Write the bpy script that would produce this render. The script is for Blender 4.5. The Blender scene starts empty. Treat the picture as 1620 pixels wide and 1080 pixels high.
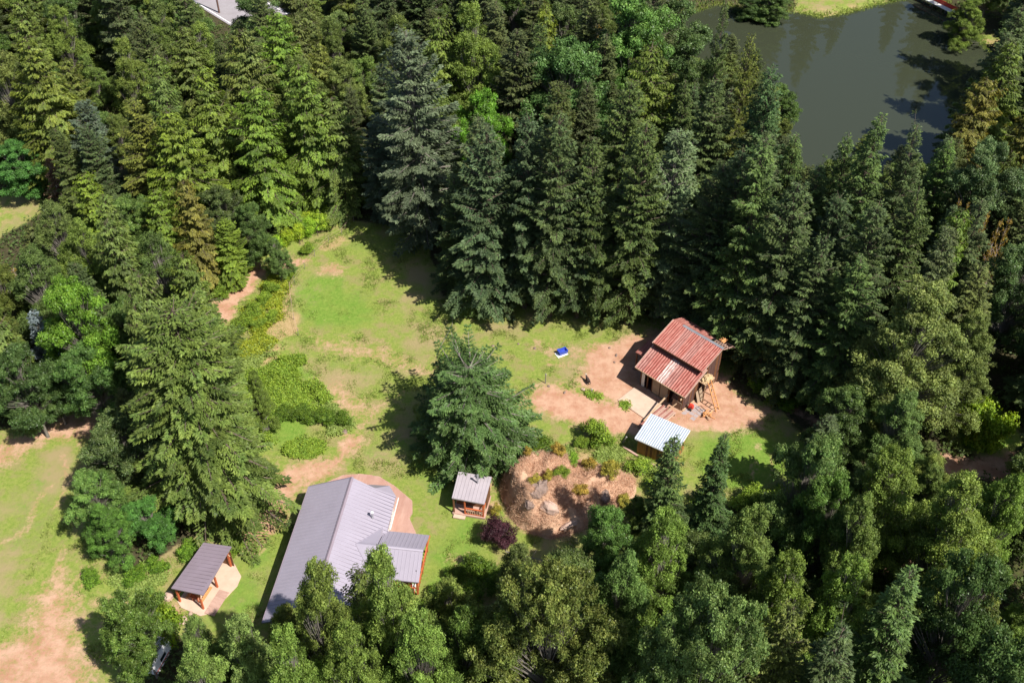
import bpy, math, random
import numpy as np
from mathutils import Vector, Matrix

# ------------------------------------------------------------------ camera, sky, sun, exposure
scn = bpy.context.scene
col = scn.collection
CAM_H, PITCH, FPX = 85.0, 42.4, 1700.0
cam = bpy.data.cameras.new('camera')
cam.sensor_width = 36.0
cam.lens = 36.0 * FPX / 1620.0
cam.clip_start, cam.clip_end = 1.0, 3000.0
cam_o = bpy.data.objects.new('camera', cam)
col.objects.link(cam_o)
cam_o.location = (0, 0, CAM_H)
cam_o.rotation_euler = (math.radians(90 - PITCH), 0, 0)
scn.camera = cam_o
SUN_AZ, SUN_EL = -40.0, 53.0           # direction the light comes from, degrees from +X
world = bpy.data.worlds.new('World')
scn.world = world
world.use_nodes = True
wt = world.node_tree
bg = wt.nodes['Background']
sky = wt.nodes.new('ShaderNodeTexSky')
sky.sky_type = 'NISHITA'
sky.sun_disc = False
sky.sun_elevation = math.radians(SUN_EL)
sky.sun_rotation = math.radians(90 - SUN_AZ)
wt.links.new(sky.outputs[0], bg.inputs[0])
bg.inputs[1].default_value = 0.075
sl = bpy.data.lights.new('sun', 'SUN')
sl.energy = 4.6
sl.angle = math.radians(0.5)
sl.color = (1.0, 0.955, 0.88)
so = bpy.data.objects.new('sun', sl)
col.objects.link(so)
a_, e_ = math.radians(SUN_AZ), math.radians(SUN_EL)
so.rotation_euler = Vector((math.cos(a_)*math.cos(e_), math.sin(a_)*math.cos(e_), math.sin(e_))).to_track_quat('Z', 'Y').to_euler()
scn.view_settings.view_transform = 'Standard'
scn.view_settings.look = 'None'
scn.view_settings.gamma = 1.0
scn.view_settings.use_curve_mapping = False
scn.view_settings.exposure = 0.8

# ------------------------------------------------------------------ helpers
TH = math.radians(PITCH)
def P(px, py, z=0.0):
    x = (px-810)/FPX; v = (540-py)/FPX
    dy = math.cos(TH)+v*math.sin(TH); dz = -math.sin(TH)+v*math.cos(TH)
    t = (z-CAM_H)/dz
    return (x*t, dy*t, z)
def proj(x, y, z):
    yc = y*math.sin(TH)+(z-CAM_H)*math.cos(TH); zc = y*math.cos(TH)-(z-CAM_H)*math.sin(TH)
    return 810+FPX*x/zc, 540-FPX*yc/zc, zc

def tag(o, label=None, cat=None, group=None, kind=None):
    if label: o['label'] = label
    if cat: o['category'] = cat
    if group: o['group'] = group
    if kind: o['kind'] = kind
    return o
def thing(name, loc, rz, label, cat, group=None):
    o = bpy.data.objects.new(name, None)
    col.objects.link(o)
    o.location = loc; o.rotation_euler = (0, 0, rz)
    o.empty_display_size = 0.5
    return tag(o, label, cat, group)
def link(name, me, mats, parent=None):
    o = bpy.data.objects.new(name, me)
    col.objects.link(o)
    for m in (mats if isinstance(mats, (list, tuple)) else [mats]):
        me.materials.append(m)
    if parent: o.parent = parent
    return o

class MB:
    def __init__(s): s.v = []; s.f = []
    def add(s, vs, fs):
        n = len(s.v); s.v += [tuple(v) for v in vs]; s.f += [tuple(n+i for i in f) for f in fs]; return s
    def box(s, x0, x1, y0, y1, z0, z1):
        vs = [(x0,y0,z0),(x1,y0,z0),(x1,y1,z0),(x0,y1,z0),(x0,y0,z1),(x1,y0,z1),(x1,y1,z1),(x0,y1,z1)]
        return s.add(vs, [(3,2,1,0),(4,5,6,7),(0,1,5,4),(1,2,6,5),(2,3,7,6),(3,0,4,7)])
    def bar(s, a, b, w, h=None, n=4, w2=None):
        a = Vector(a); b = Vector(b); d = (b-a).normalized()
        up = Vector((0,0,1)) if abs(d.z) < 0.95 else Vector((1,0,0))
        sx = d.cross(up).normalized(); sy = sx.cross(d).normalized()
        h = h or w; k = (w2/w) if w2 else 1.0
        vs = []
        for c, m in ((a,1.0),(b,k)):
            for i in range(n):
                t = 2*math.pi*(i+.5)/n
                r = 0.7071 if n == 4 else 0.5
                vs.append(c + sx*math.cos(t)*w*r*m + sy*math.sin(t)*h*r*m)
        fs = [(i,(i+1)%n,n+(i+1)%n,n+i) for i in range(n)]
        fs += [tuple(reversed(range(n))), tuple(range(n,2*n))]
        return s.add(vs, fs)
    def slab(s, pts, t=0.12):
        n = len(pts)
        vs = [tuple(p) for p in pts]+[(p[0],p[1],p[2]-t) for p in pts]
        fs = [tuple(range(n)), tuple(reversed(range(n,2*n)))]+[(i,n+i,n+(i+1)%n,(i+1)%n) for i in range(n)]
        return s.add(vs, fs)
    def tube(s, a, b, r, n=12, r2=None): return s.bar(a, b, 2*r, 2*r, n, 2*(r2 if r2 is not None else r))
    def mesh(s, name):
        me = bpy.data.meshes.new(name); me.from_pydata(s.v, [], s.f); me.update(); return me
    def build(s, name, mat, parent=None, bevel=0, label=None):
        o = link(name, s.mesh(name), mat, parent)
        import bmesh
        bm = bmesh.new(); bm.from_mesh(o.data)
        bmesh.ops.recalc_face_normals(bm, faces=bm.faces)
        if bevel:
            bmesh.ops.bevel(bm, geom=bm.edges[:], offset=bevel, segments=1, affect='EDGES')
        bm.to_mesh(o.data); bm.free()
        if label: o['label'] = label
        return o

def np_mesh(name, verts, nper, attrs=None):
    """verts (F,nper,3) -> mesh of loose polygons; attrs: dict of float per face"""
    F = verts.shape[0]
    me = bpy.data.meshes.new(name)
    me.vertices.add(F*nper); me.vertices.foreach_set('co', verts.reshape(-1).astype(np.float32))
    me.loops.add(F*nper); me.loops.foreach_set('vertex_index', np.arange(F*nper, dtype=np.int32))
    me.polygons.add(F)
    me.polygons.foreach_set('loop_start', np.arange(0, F*nper, nper, dtype=np.int32))
    me.polygons.foreach_set('loop_total', np.full(F, nper, dtype=np.int32))
    me.update(calc_edges=True)
    for k, a in (attrs or {}).items():
        at = me.attributes.new(k, 'FLOAT', 'FACE'); at.data.foreach_set('value', a.astype(np.float32))
    return me

def unit(a): return a/np.maximum(np.linalg.norm(a, axis=-1, keepdims=True), 1e-6)
def leaf_tris(pos, d, n, ln, w):
    d = unit(d); side = unit(np.cross(d, n))
    a = pos-side*(w/2)[:,None]; b = pos+side*(w/2)[:,None]; c = pos+d*ln[:,None]
    return np.stack([a,b,c], 1)

# ------------------------------------------------------------------ materials
def mat(name, base=(.5,.5,.5), rough=.7, noise=None, spec=.3, metal=0.0, bump=0.0, bscale=20.0, coords='Object', streak=None):
    m = bpy.data.materials.new(name); m.use_nodes = True
    nt = m.node_tree; p = nt.nodes['Principled BSDF']
    p.inputs['Base Color'].default_value = (*base, 1); p.inputs['Roughness'].default_value = rough
    p.inputs['Specular IOR Level'].default_value = spec; p.inputs['Metallic'].default_value = metal
    tc = nt.nodes.new('ShaderNodeTexCoord')
    if noise:
        c2, sc, lo, hi = noise
        mp = nt.nodes.new('ShaderNodeMapping')
        if streak: mp.inputs['Scale'].default_value = streak
        nt.links.new(tc.outputs[coords], mp.inputs[0])
        n = nt.nodes.new('ShaderNodeTexNoise'); n.inputs['Scale'].default_value = sc; n.inputs['Detail'].default_value = 6; n.inputs['Roughness'].default_value = .65
        nt.links.new(mp.outputs[0], n.inputs['Vector'])
        r = nt.nodes.new('ShaderNodeMapRange'); r.inputs[1].default_value = lo; r.inputs[2].default_value = hi
        nt.links.new(n.outputs[0], r.inputs[0])
        mx = nt.nodes.new('ShaderNodeMix'); mx.data_type = 'RGBA'
        mx.inputs[6].default_value = (*base,1); mx.inputs[7].default_value = (*c2,1)
        nt.links.new(r.outputs[0], mx.inputs[0]); nt.links.new(mx.outputs[2], p.inputs['Base Color'])
    if bump:
        n2 = nt.nodes.new('ShaderNodeTexNoise'); n2.inputs['Scale'].default_value = bscale; n2.inputs['Detail'].default_value = 4
        nt.links.new(tc.outputs[coords], n2.inputs['Vector'])
        b = nt.nodes.new('ShaderNodeBump'); b.inputs['Strength'].default_value = bump; b.inputs['Distance'].default_value = .05
        nt.links.new(n2.outputs[0], b.inputs['Height']); nt.links.new(b.outputs[0], p.inputs['Normal'])
    return m

def leafmat(name, ca, cb, cc=None, scale=.45, trans=.28, rough=.55):
    """leaf colour: two greens by clump, a third tint on outer growth, per face and per tree variation"""
    m = bpy.data.materials.new(name); m.use_nodes = True
    nt = m.node_tree; N = nt.nodes; L = nt.links
    p = N['Principled BSDF']; out = N['Material Output']
    p.inputs['Roughness'].default_value = rough; p.inputs['Specular IOR Level'].default_value = .25
    tc = N.new('ShaderNodeTexCoord'); oi = N.new('ShaderNodeObjectInfo')
    va = N.new('ShaderNodeVectorMath'); va.operation = 'MULTIPLY_ADD'
    L.new(oi.outputs['Random'], va.inputs[0]); va.inputs[1].default_value = (37, 91, 53); L.new(tc.outputs['Object'], va.inputs[2])
    n = N.new('ShaderNodeTexNoise'); n.inputs['Scale'].default_value = scale; n.inputs['Detail'].default_value = 3
    L.new(va.outputs[0], n.inputs['Vector'])
    r = N.new('ShaderNodeMapRange'); r.inputs[1].default_value = .35; r.inputs[2].default_value = .65
    L.new(n.outputs[0], r.inputs[0])
    mx = N.new('ShaderNodeMix'); mx.data_type = 'RGBA'; mx.inputs[6].default_value = (*ca,1); mx.inputs[7].default_value = (*cb,1)
    L.new(r.outputs[0], mx.inputs[0])
    tip = N.new('ShaderNodeAttribute'); tip.attribute_name = 'tip'
    mx2 = N.new('ShaderNodeMix'); mx2.data_type = 'RGBA'; mx2.inputs[7].default_value = (*(cc or cb),1)
    L.new(mx.outputs[2], mx2.inputs[6]); L.new(tip.outputs['Fac'], mx2.inputs[0])
    tone = N.new('ShaderNodeAttribute'); tone.attribute_name = 'tone'
    mu = N.new('ShaderNodeMix'); mu.data_type = 'RGBA'; mu.blend_type = 'MULTIPLY'; mu.inputs[0].default_value = 1
    L.new(mx2.outputs[2], mu.inputs[6]); L.new(oi.outputs['Color'], mu.inputs[7])
    vm = N.new('ShaderNodeVectorMath'); vm.operation = 'SCALE'
    L.new(mu.outputs[2], vm.inputs[0]); L.new(tone.outputs['Fac'], vm.inputs['Scale'])
    L.new(vm.outputs[0], p.inputs['Base Color'])
    tr = N.new('ShaderNodeBsdfTranslucent')
    hs = N.new('ShaderNodeHueSaturation'); hs.inputs['Hue'].default_value = .485; hs.inputs['Saturation'].default_value = 1.15; hs.inputs['Value'].default_value = 1.3
    L.new(vm.outputs[0], hs.inputs['Color']); L.new(hs.outputs[0], tr.inputs[0])
    ms = N.new('ShaderNodeMixShader'); ms.inputs[0].default_value = trans
    L.new(p.outputs[0], ms.inputs[1]); L.new(tr.outputs[0], ms.inputs[2]); L.new(ms.outputs[0], out.inputs[0])
    return m

M = {}
M['fir'] = leafmat('fir_needles', (0.096,0.135,0.044), (0.070,0.108,0.040), (0.185,0.222,0.068))
M['blue'] = leafmat('blue_needles', (0.140,0.175,0.095), (0.105,0.138,0.076), (0.220,0.260,0.150))
M['silver'] = leafmat('silver_needles', (.20,.24,.24), (.16,.20,.21), (.28,.33,.34))
M['cedar'] = leafmat('cedar_sprays', (0.145,0.192,0.040), (0.098,0.150,0.036), (0.230,0.275,0.064))
M['alder'] = leafmat('alder_leaves', (0.142,0.205,0.046), (0.105,0.160,0.038), (0.215,0.270,0.066), trans=.35)
M['maple'] = leafmat('maple_leaves', (0.092,0.155,0.038), (0.070,0.125,0.032), (0.160,0.215,0.058), trans=.3, rough=.42)
M['shrub'] = leafmat('shrub_leaves', (0.190,0.295,0.034), (0.135,0.235,0.032), (0.310,0.380,0.045), trans=.35, scale=.8)
M['purple'] = leafmat('purple_leaves', (.055,.018,.024), (.040,.014,.022), (.085,.03,.035), trans=.2)
M['dryleaf'] = leafmat('dry_leaves', (0.340,0.250,0.045), (0.240,0.220,0.040), (0.420,0.280,0.060), trans=.3)
M['straw'] = leafmat('straw_grass', (0.560,0.350,0.230), (0.460,0.280,0.180), (0.640,0.450,0.310), trans=.2, scale=.3)
M['under'] = leafmat('undergrowth_leaves', (0.054,0.090,0.024), (0.072,0.102,0.024), (0.096,0.144,0.036), trans=.3, scale=.12)
M['weed'] = leafmat('meadow_weeds', (0.180,0.270,0.050), (0.230,0.285,0.065), (0.300,0.350,0.090), trans=.3, scale=.12)
M['deadneedle'] = leafmat('dead_needles', (.16,.085,.045), (.11,.06,.035), (.2,.13,.07), trans=.1)
M['bark'] = mat('bark', (.085,.060,.045), .9, ((.16,.13,.105), 2.5, .4, .7), .1, bump=.5, bscale=9)
M['palebark'] = mat('pale_bark', (.24,.215,.19), .85, ((.15,.13,.11), 2.5, .4, .7), .1)
M['snagbark'] = mat('bleached_dead_wood', (.46,.39,.36), .85, ((.30,.24,.22), 2.5, .4, .7), .1)
M['bark2'] = mat('grey_bark', (.20,.18,.155), .9, ((.12,.10,.085), 3, .4, .7), .1)

M['roof_metal'] = mat('purple_grey_metal_roof', (.320,.288,.345), .45, ((.285,.255,.305), .5, .35, .7), .5)
M['roof_seam'] = mat('purple_grey_metal_seam', (.36,.325,.385), .42, None, .5)
M['roof_brown'] = mat('mauve_brown_metal_roof', (.255,.205,.245), .5, ((.225,.18,.21), .6, .35, .7), .5)
M['roof_warm'] = mat('warm_grey_metal_roof', (.38,.335,.36), .45, ((.33,.29,.315), .9, .35, .7), .5)
M['white_wall'] = mat('white_painted_siding', (.72,.70,.66), .7, ((.62,.59,.54), .8, .4, .8))
M['white_trim'] = mat('white_trim', (.78,.78,.80), .5)
M['glass'] = mat('window_glass', (.02,.03,.04), .06, None, .8)
M['flash'] = mat('galvanised_metal', (.5,.5,.52), .35, ((.38,.38,.4), 2, .4, .7), .5, .6)
M['deck'] = mat('red_stained_deck_boards', (.37,.20,.155), .75, ((.47,.30,.24), 1.6, .35, .7), streak=(1,.15,1))
M['timber_red'] = mat('red_stained_timber', (.48,.12,.045), .6, ((.38,.09,.035), 4, .4, .7))
M['timber'] = mat('sawn_timber', (.50,.35,.22), .8, ((.38,.25,.15), 3, .35, .7))
M['timber_pink'] = mat('weathered_pink_planks', (.47,.31,.25), .85, ((.36,.22,.17), 2.2, .35, .7), streak=(.3,2,1))
M['darkwood'] = mat('dark_brown_boards', (.085,.045,.038), .85, ((.14,.075,.06), 3.5, .4, .7), streak=(3,3,.3))
M['brownwood'] = mat('brown_stained_boards', (.17,.075,.035), .75, ((.11,.05,.028), 3, .4, .7))
M['yellowwood'] = mat('yellow_brown_boards', (.36,.185,.055), .75, ((.27,.135,.045), 2.2, .35, .7), streak=(4,4,.4))
M['ply'] = mat('tan_plywood', (.33,.245,.17), .8, ((.26,.19,.13), 2, .35, .7))
M['concrete'] = mat('pale_warm_concrete', (.56,.41,.31), .9, ((.46,.33,.25), .9, .35, .7), bump=.15)
M['paving'] = mat('grey_flagstones', (.36,.31,.31), .9, ((.28,.23,.22), 1.5, .35, .7), bump=.2)
M['white_roof'] = mat('white_galvanised_sheet', (.43,.48,.55), .45, ((.35,.39,.46), 1.1, .4, .75), .5, .15)
M['red_sheet'] = mat('rust_red_sheet', (.27,.060,.042), .6, ((.38,.16,.125), 2.0, .46, .66), .4, streak=(3.5,.6,1))
M['faded_sheet'] = mat('faded_red_sheet', (.23,.070,.055), .6, ((.36,.17,.14), 2.4, .40, .66), .4, streak=(2.5,.5,1))
M['pale_sheet'] = mat('pale_streaked_sheet', (.50,.39,.36), .5, ((.30,.11,.085), 3.0, .42, .62), .4, streak=(3.5,.5,1))
M['hay'] = mat('hay', (.52,.38,.22), .95, ((.40,.28,.15), 6, .35, .7), bump=.6, bscale=14)
M['orange'] = mat('orange_timber', (.60,.28,.11), .7, ((.45,.2,.08), 4, .4, .7))
M['red'] = mat('red_paint', (.55,.05,.03), .45)
M['black'] = mat('black_rubber', (.02,.02,.022), .7)
M['iron'] = mat('dark_iron_bars', (.05,.045,.045), .6)
M['blue'+'_plastic'] = mat('blue_plastic', (.035,.07,.42), .35, None, .5)
M['white'] = mat('white_sheet_plastic', (.80,.79,.80), .5)
M['rock'] = mat('brown_grey_rock', (.17,.12,.10), .9, ((.32,.23,.19), 1.6, .4, .68), bump=.8, bscale=3)
M['rock_pale'] = mat('pale_pink_rock', (.46,.32,.25), .9, ((.34,.24,.2), 2.0, .4, .68), bump=.6, bscale=4)
M['goat_dark'] = mat('dark_brown_goat_hair', (.05,.033,.028), .9)
M['goat_pale'] = mat('cream_goat_hair', (.62,.52,.42), .9)
M['asphalt'] = mat('pale_asphalt', (.30,.275,.29), .9, ((.26,.235,.245), .5, .4, .7))
M['line'] = mat('white_road_line', (.75,.73,.72), .7)
M['pole'] = mat('brown_utility_pole', (.13,.075,.06), .85)

# ------------------------------------------------------------------ terrain masks
def poly_sd(X, Y, pts):
    """signed distance (positive inside) to polygon in the ground plane"""
    pts = np.array(pts, float); n = len(pts)
    d = np.full(X.shape, 1e9); ins = np.zeros(X.shape, bool)
    for i in range(n):
        ax, ay = pts[i]; bx, by = pts[(i+1)%n]
        ex, ey = bx-ax, by-ay
        t = np.clip(((X-ax)*ex+(Y-ay)*ey)/(ex*ex+ey*ey+1e-9), 0, 1)
        d = np.minimum(d, np.hypot(X-ax-t*ex, Y-ay-t*ey))
        c = ((ay > Y) != (by > Y)) & (X < ex*(Y-ay)/(ey+1e-12)+ax)
        ins ^= c
    return np.where(ins, d, -d)
def line_d(X, Y, pts):
    d = np.full(X.shape, 1e9)
    for (ax, ay), (bx, by) in zip(pts[:-1], pts[1:]):
        ex, ey = bx-ax, by-ay
        t = np.clip(((X-ax)*ex+(Y-ay)*ey)/(ex*ex+ey*ey+1e-9), 0, 1)
        d = np.minimum(d, np.hypot(X-ax-t*ex, Y-ay-t*ey))
    return d
def G(pxs, z=0.0): return [P(x, y, z)[:2] for x, y in pxs]
def sstep(a, b, x):
    t = np.clip((x-a)/(b-a), 0, 1); return t*t*(3-2*t)
_rs = np.random.RandomState(7)
_lat = _rs.rand(64, 64)
def vnoise(x, y, s):
    x = x*s; y = y*s
    xi = np.floor(x).astype(int); yi = np.floor(y).astype(int); fx = x-xi; fy = y-yi
    fx = fx*fx*(3-2*fx); fy = fy*fy*(3-2*fy)
    g = lambda i, j: _lat[i % 64, j % 64]
    return (g(xi,yi)*(1-fx)+g(xi+1,yi)*fx)*(1-fy)+(g(xi,yi+1)*(1-fx)+g(xi+1,yi+1)*fx)*fy
def fbm(x, y, s, o=4):
    r = 0; a = .5
    for k in range(o): r = r+a*vnoise(x+k*13.1, y+k*7.7, s*2**k); a *= .5
    return r/(1-.5**o)

POND = G([(1060,60),(1085,25),(1130,10),(1150,10),(1200,18),(1262,22),(1300,30),(1345,22),(1395,8),(1440,-2),(1475,-10),(1500,15),(1535,55),(1568,85),(1562,115),(1540,160),(1530,210),(1500,260),(1440,300),(1330,300),(1270,270),(1230,200),(1190,140),(1120,110)], -.6)
CLEAR = [
 G([(405,405),(450,385),(545,350),(610,355),(680,395),(700,470),(770,480),(870,490),(960,492),(1040,500),(1130,520),(1180,560),(1150,610),(1230,650),(1275,700),(1260,770),(1170,800),(1080,800),(1000,830),(950,880),(860,900),(800,960),(700,1010),(640,1000),(560,1010),(420,1030),(330,1040),(270,1000),(240,960),(230,900),(330,840),(400,760),(370,700),(360,600),(340,520),(330,480)]),
 G([(-60,690),(60,670),(175,625),(200,650),(180,720),(150,850),(200,900),(250,930),(250,1000),(180,1100),(-60,1150)]),
 G([(-60,330),(0,310),(60,305),(75,325),(40,350),(0,375),(-60,400)]),
 G([(1250,-60),(1420,-60),(1400,8),(1345,26),(1300,34),(1262,26)]),
 G([(1530,50),(1575,55),(1680,90),(1680,140),(1575,95)]),
 G([(1500,650),(1560,630),(1610,680),(1615,720),(1560,725),(1500,700)]),
 G([(1300,690),(1400,690),(1400,705),(1310,705)]),
]
DIRT = [(G([(915,575),(945,540),(1000,535),(1050,515),(1110,540),(1150,600),(1210,650),(1200,672),(1150,680),(1090,680),(1010,700),(985,690),(985,650),(940,625),(918,605)]), 1.2, 1.0),
 (G([(845,612),(900,622),(960,634),(1015,655),(1005,690),(970,686),(920,670),(870,655),(850,640)]), 1.4, 1.25),
 (G([(333,500),(352,462),(390,432),(404,415),(420,425),(398,462),(378,492),(350,512)]), .7, 1.0),
 (G([(435,418),(470,405),(500,408),(478,420),(445,428)]), .7, .9),
 (G([(488,425),(530,418),(545,428),(500,436)]), .8, .7),
 (G([(480,535),(540,528),(640,560),(700,590),(690,600),(600,575),(520,560)]), 1.6, .55),
 (G([(505,600),(545,595),(570,620),(600,660),(560,670),(520,645)]), 1.8, .6),
 (G([(440,728),(470,722),(520,722),(555,680),(580,690),(540,742),(480,768),(455,820),(405,868),(368,862),(392,805),(425,770)]), 1.0, .86),
 (G([(-60,720),(20,690),(60,672),(165,643),(178,655),(140,690),(60,705),(0,735),(-60,760)]), 1.5, .8),
 (G([(70,930),(105,925),(125,980),(150,1120),(-60,1120),(-60,1030),(30,1000)]), 2.0, .85),
 (G([(840,545),(880,540),(925,560),(915,575),(870,570)]), 1.0, .5),
 (G([(1275,660),(1240,640),(1330,680),(1440,700),(1520,735),(1620,715),(1700,710),(1700,745),(1620,742),(1560,760),(1520,765),(1500,790),(1500,815),(1470,850),(1450,890),(1400,915),(1360,900),(1420,870),(1432,825),(1430,800),(1470,770),(1440,740),(1300,700)]), .8, 1.0),
 (G([(1450,806),(1500,806),(1490,818),(1440,822)]), .8, .9),
 (G([(280,950),(300,960),(290,985),(272,975)]), .6, .7),
 (G([(768,750),(785,750),(790,790),(775,830),(768,800)]), .6, .6),
 (G([(1225,700),(1230,700),(1222,760),(1212,760)]), .4, .6), (G([(1195,705),(1199,705),(1190,760),(1184,760)]), .4, .5),
 (G([(715,880),(745,870),(735,905),(720,910)]), .6, .5),
 (G([(255,900),(262,960),(245,1010),(238,960)]), .8, .3)]
LUSH = [(G([(462,450),(500,425),(560,450),(600,490),(560,520),(490,520),(465,490)]), 1.5, .9),
 (G([(505,385),(560,375),(650,385),(680,400),(600,410),(540,400)]), 1.5, .6),
 (G([(540,550),(640,590),(690,620),(640,640),(560,600)]), 2, .5),
 (G([(520,560),(560,570),(540,590),(505,580)]), 1.2, .7),
 (G([(700,535),(760,560),(820,590),(880,640),(820,600),(720,570)]), 1.2, .6),
 (G([(850,520),(930,505),(990,520),(930,545),(860,540)]), 1.5, .4),
 (G([(1090,688),(1180,682),(1220,690),(1265,705),(1255,760),(1180,780),(1110,760)]), 1.0, 1.0),
 (G([(565,700),(620,735),(680,780),(720,820),(690,860),(670,930),(640,1000),(690,1000),(760,900),(780,840),(720,740),(640,690)]), 1.5, .8),
 (G([(440,830),(470,790),(430,900),(410,985),(300,1000),(350,930),(390,870)]), 1.5, .8),
 (G([(30,740),(110,740),(120,850),(60,900),(0,880),(-20,780)]), 3, .45),
 (G([(1500,660),(1560,640),(1600,690),(1570,715),(1520,705)]), 1, 1.3),
 (G([(395,580),(480,560),(520,640),(480,690),(510,720),(440,720),(400,650)]), 1.5, 1.0)]
DRY = [(G([(425,470),(455,450),(470,520),(478,535),(440,540),(420,520)]), 1.0, 1.0),
 (G([(500,385),(545,370),(560,385),(505,405)]), .8, .8),
 (G([(380,550),(430,540),(470,550),(420,580),(385,590)]), 1.5, .8),
 (G([(790,740),(900,715),(1010,730),(1000,800),(900,850),(810,840)]), 1.5, .9),
 (G([(-60,320),(60,308),(60,335),(0,365),(-60,395)]), 1, .4),
 (G([(1250,-60),(1420,-60),(1400,8),(1300,34),(1262,26)]), 2, .35),
 (G([(1540,55),(1680,90),(1680,140),(1575,95)]), 1.5, 1.0),
 (G([(60,900),(140,860),(250,930),(250,1000),(160,1000)]), 2, .4)]
TRACKS = [G([(20,1010),(60,940),(90,905),(100,870)]), G([(60,1030),(100,965),(120,920)]), G([(90,800),(110,760),(100,720)]), G([(470,520),(520,545),(600,560),(660,585)]), G([(580,700),(560,690),(600,640),(640,620)]), G([(850,630),(900,645),(950,650)]),
 G([(500,535),(560,550),(620,575),(700,602)]), G([(845,650),(930,655),(990,668)]), G([(0,860),(40,840),(60,790),(80,770)]),
 G([(50,960),(85,950),(100,930),(95,900)]), G([(905,555),(930,575),(915,585),(870,575)]), G([(0,715),(70,700),(140,670)]), G([(110,985),(130,940),(128,900)])]

def masks(X, Y):
    wob = (fbm(X, Y, .35)-.5)*2.2
    clear = np.zeros(X.shape)
    for p in CLEAR: clear = np.maximum(clear, sstep(-.9, .6, poly_sd(X, Y, p)+wob*.7))
    def acc(lst):
        r = np.zeros(X.shape)
        for p, f, a in lst: r = np.maximum(r, a*sstep(-f*1.5, f*1.3, poly_sd(X, Y, p)+wob*1.3+(fbm(X+50, Y, 1.3)-.5)*1.6))
        return r
    dirt, lush, dry = acc(DIRT), acc(LUSH), acc(DRY)
    for t in TRACKS:
        d = line_d(X, Y, t)
        dirt = np.maximum(dirt, .50*sstep(.75, .1, d+(fbm(X, Y, 1.1)-.5)*.9))
    return clear, dirt, lush, dry

def height(X, Y):
    h = (fbm(X, Y, .05)-.5)*.5*sstep(0, 1, np.abs(Y)/1e-3)
    s = poly_sd(X, Y, POND)
    h = h*sstep(3, -4, s) - 2.2*sstep(-2.5, 4.0, s)
    road = poly_sd(X, Y, ROADP)
    return np.where(road > -3, h*0.0, h)
RA, RB = P(300,-10), P(395,48)
ROADC = [P(240,-72)[:2], P(352,-4)[:2], P(470,66)[:2]]
def offs(pts, w):
    out = []
    for i, p in enumerate(pts):
        a = Vector(pts[max(0,i-1)]); b = Vector(pts[min(len(pts)-1,i+1)]); d = (b-a).normalized()
        out.append((p[0]-d.y*w, p[1]+d.x*w))
    return out
ROADP = offs(ROADC, 5.6)+offs(ROADC, -5.6)[::-1]

def axis(lo, a, b, hi, fine, mid):
    r = list(np.arange(a, b, fine)); x = a; st = mid; L = []
    while x > lo: x -= st; L.append(x); st *= 1.12
    x = r[-1]; st = mid; R = []
    while x < hi: x += st; R.append(x); st *= 1.12
    return np.array(L[::-1]+r+R)
xs = axis(-900, -62, 64, 900, .45, .9)
ys = np.concatenate([axis(-400, 46, 104, 104, .45, 1.0)[:-1], np.arange(104.5, 200, 1.0), np.cumsum(1.5*1.13**np.arange(36))+200])
GX, GY = np.meshgrid(xs, ys)
GZ = height(GX, GY)
ny, nx = GX.shape
me = bpy.data.meshes.new('ground')
me.vertices.add(nx*ny); me.vertices.foreach_set('co', np.stack([GX, GY, GZ], -1).reshape(-1).astype(np.float32))
idx = np.arange(nx*ny).reshape(ny, nx)
q = np.stack([idx[:-1,:-1], idx[:-1,1:], idx[1:,1:], idx[1:,:-1]], -1).reshape(-1, 4)
me.loops.add(q.size); me.loops.foreach_set('vertex_index', q.reshape(-1).astype(np.int32))
me.polygons.add(len(q)); me.polygons.foreach_set('loop_start', np.arange(0, q.size, 4, dtype=np.int32)); me.polygons.foreach_set('loop_total', np.full(len(q), 4, dtype=np.int32))
me.update(calc_edges=True)
me.polygons.foreach_set('use_smooth', np.ones(len(q), bool))
cl, di, lu, dr = masks(GX, GY)
for k, a in (('clear', cl), ('dirt', di), ('lush', lu), ('dry', dr)):
    at = me.attributes.new(k, 'FLOAT', 'POINT'); at.data.foreach_set('value', a.reshape(-1).astype(np.float32))

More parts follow.
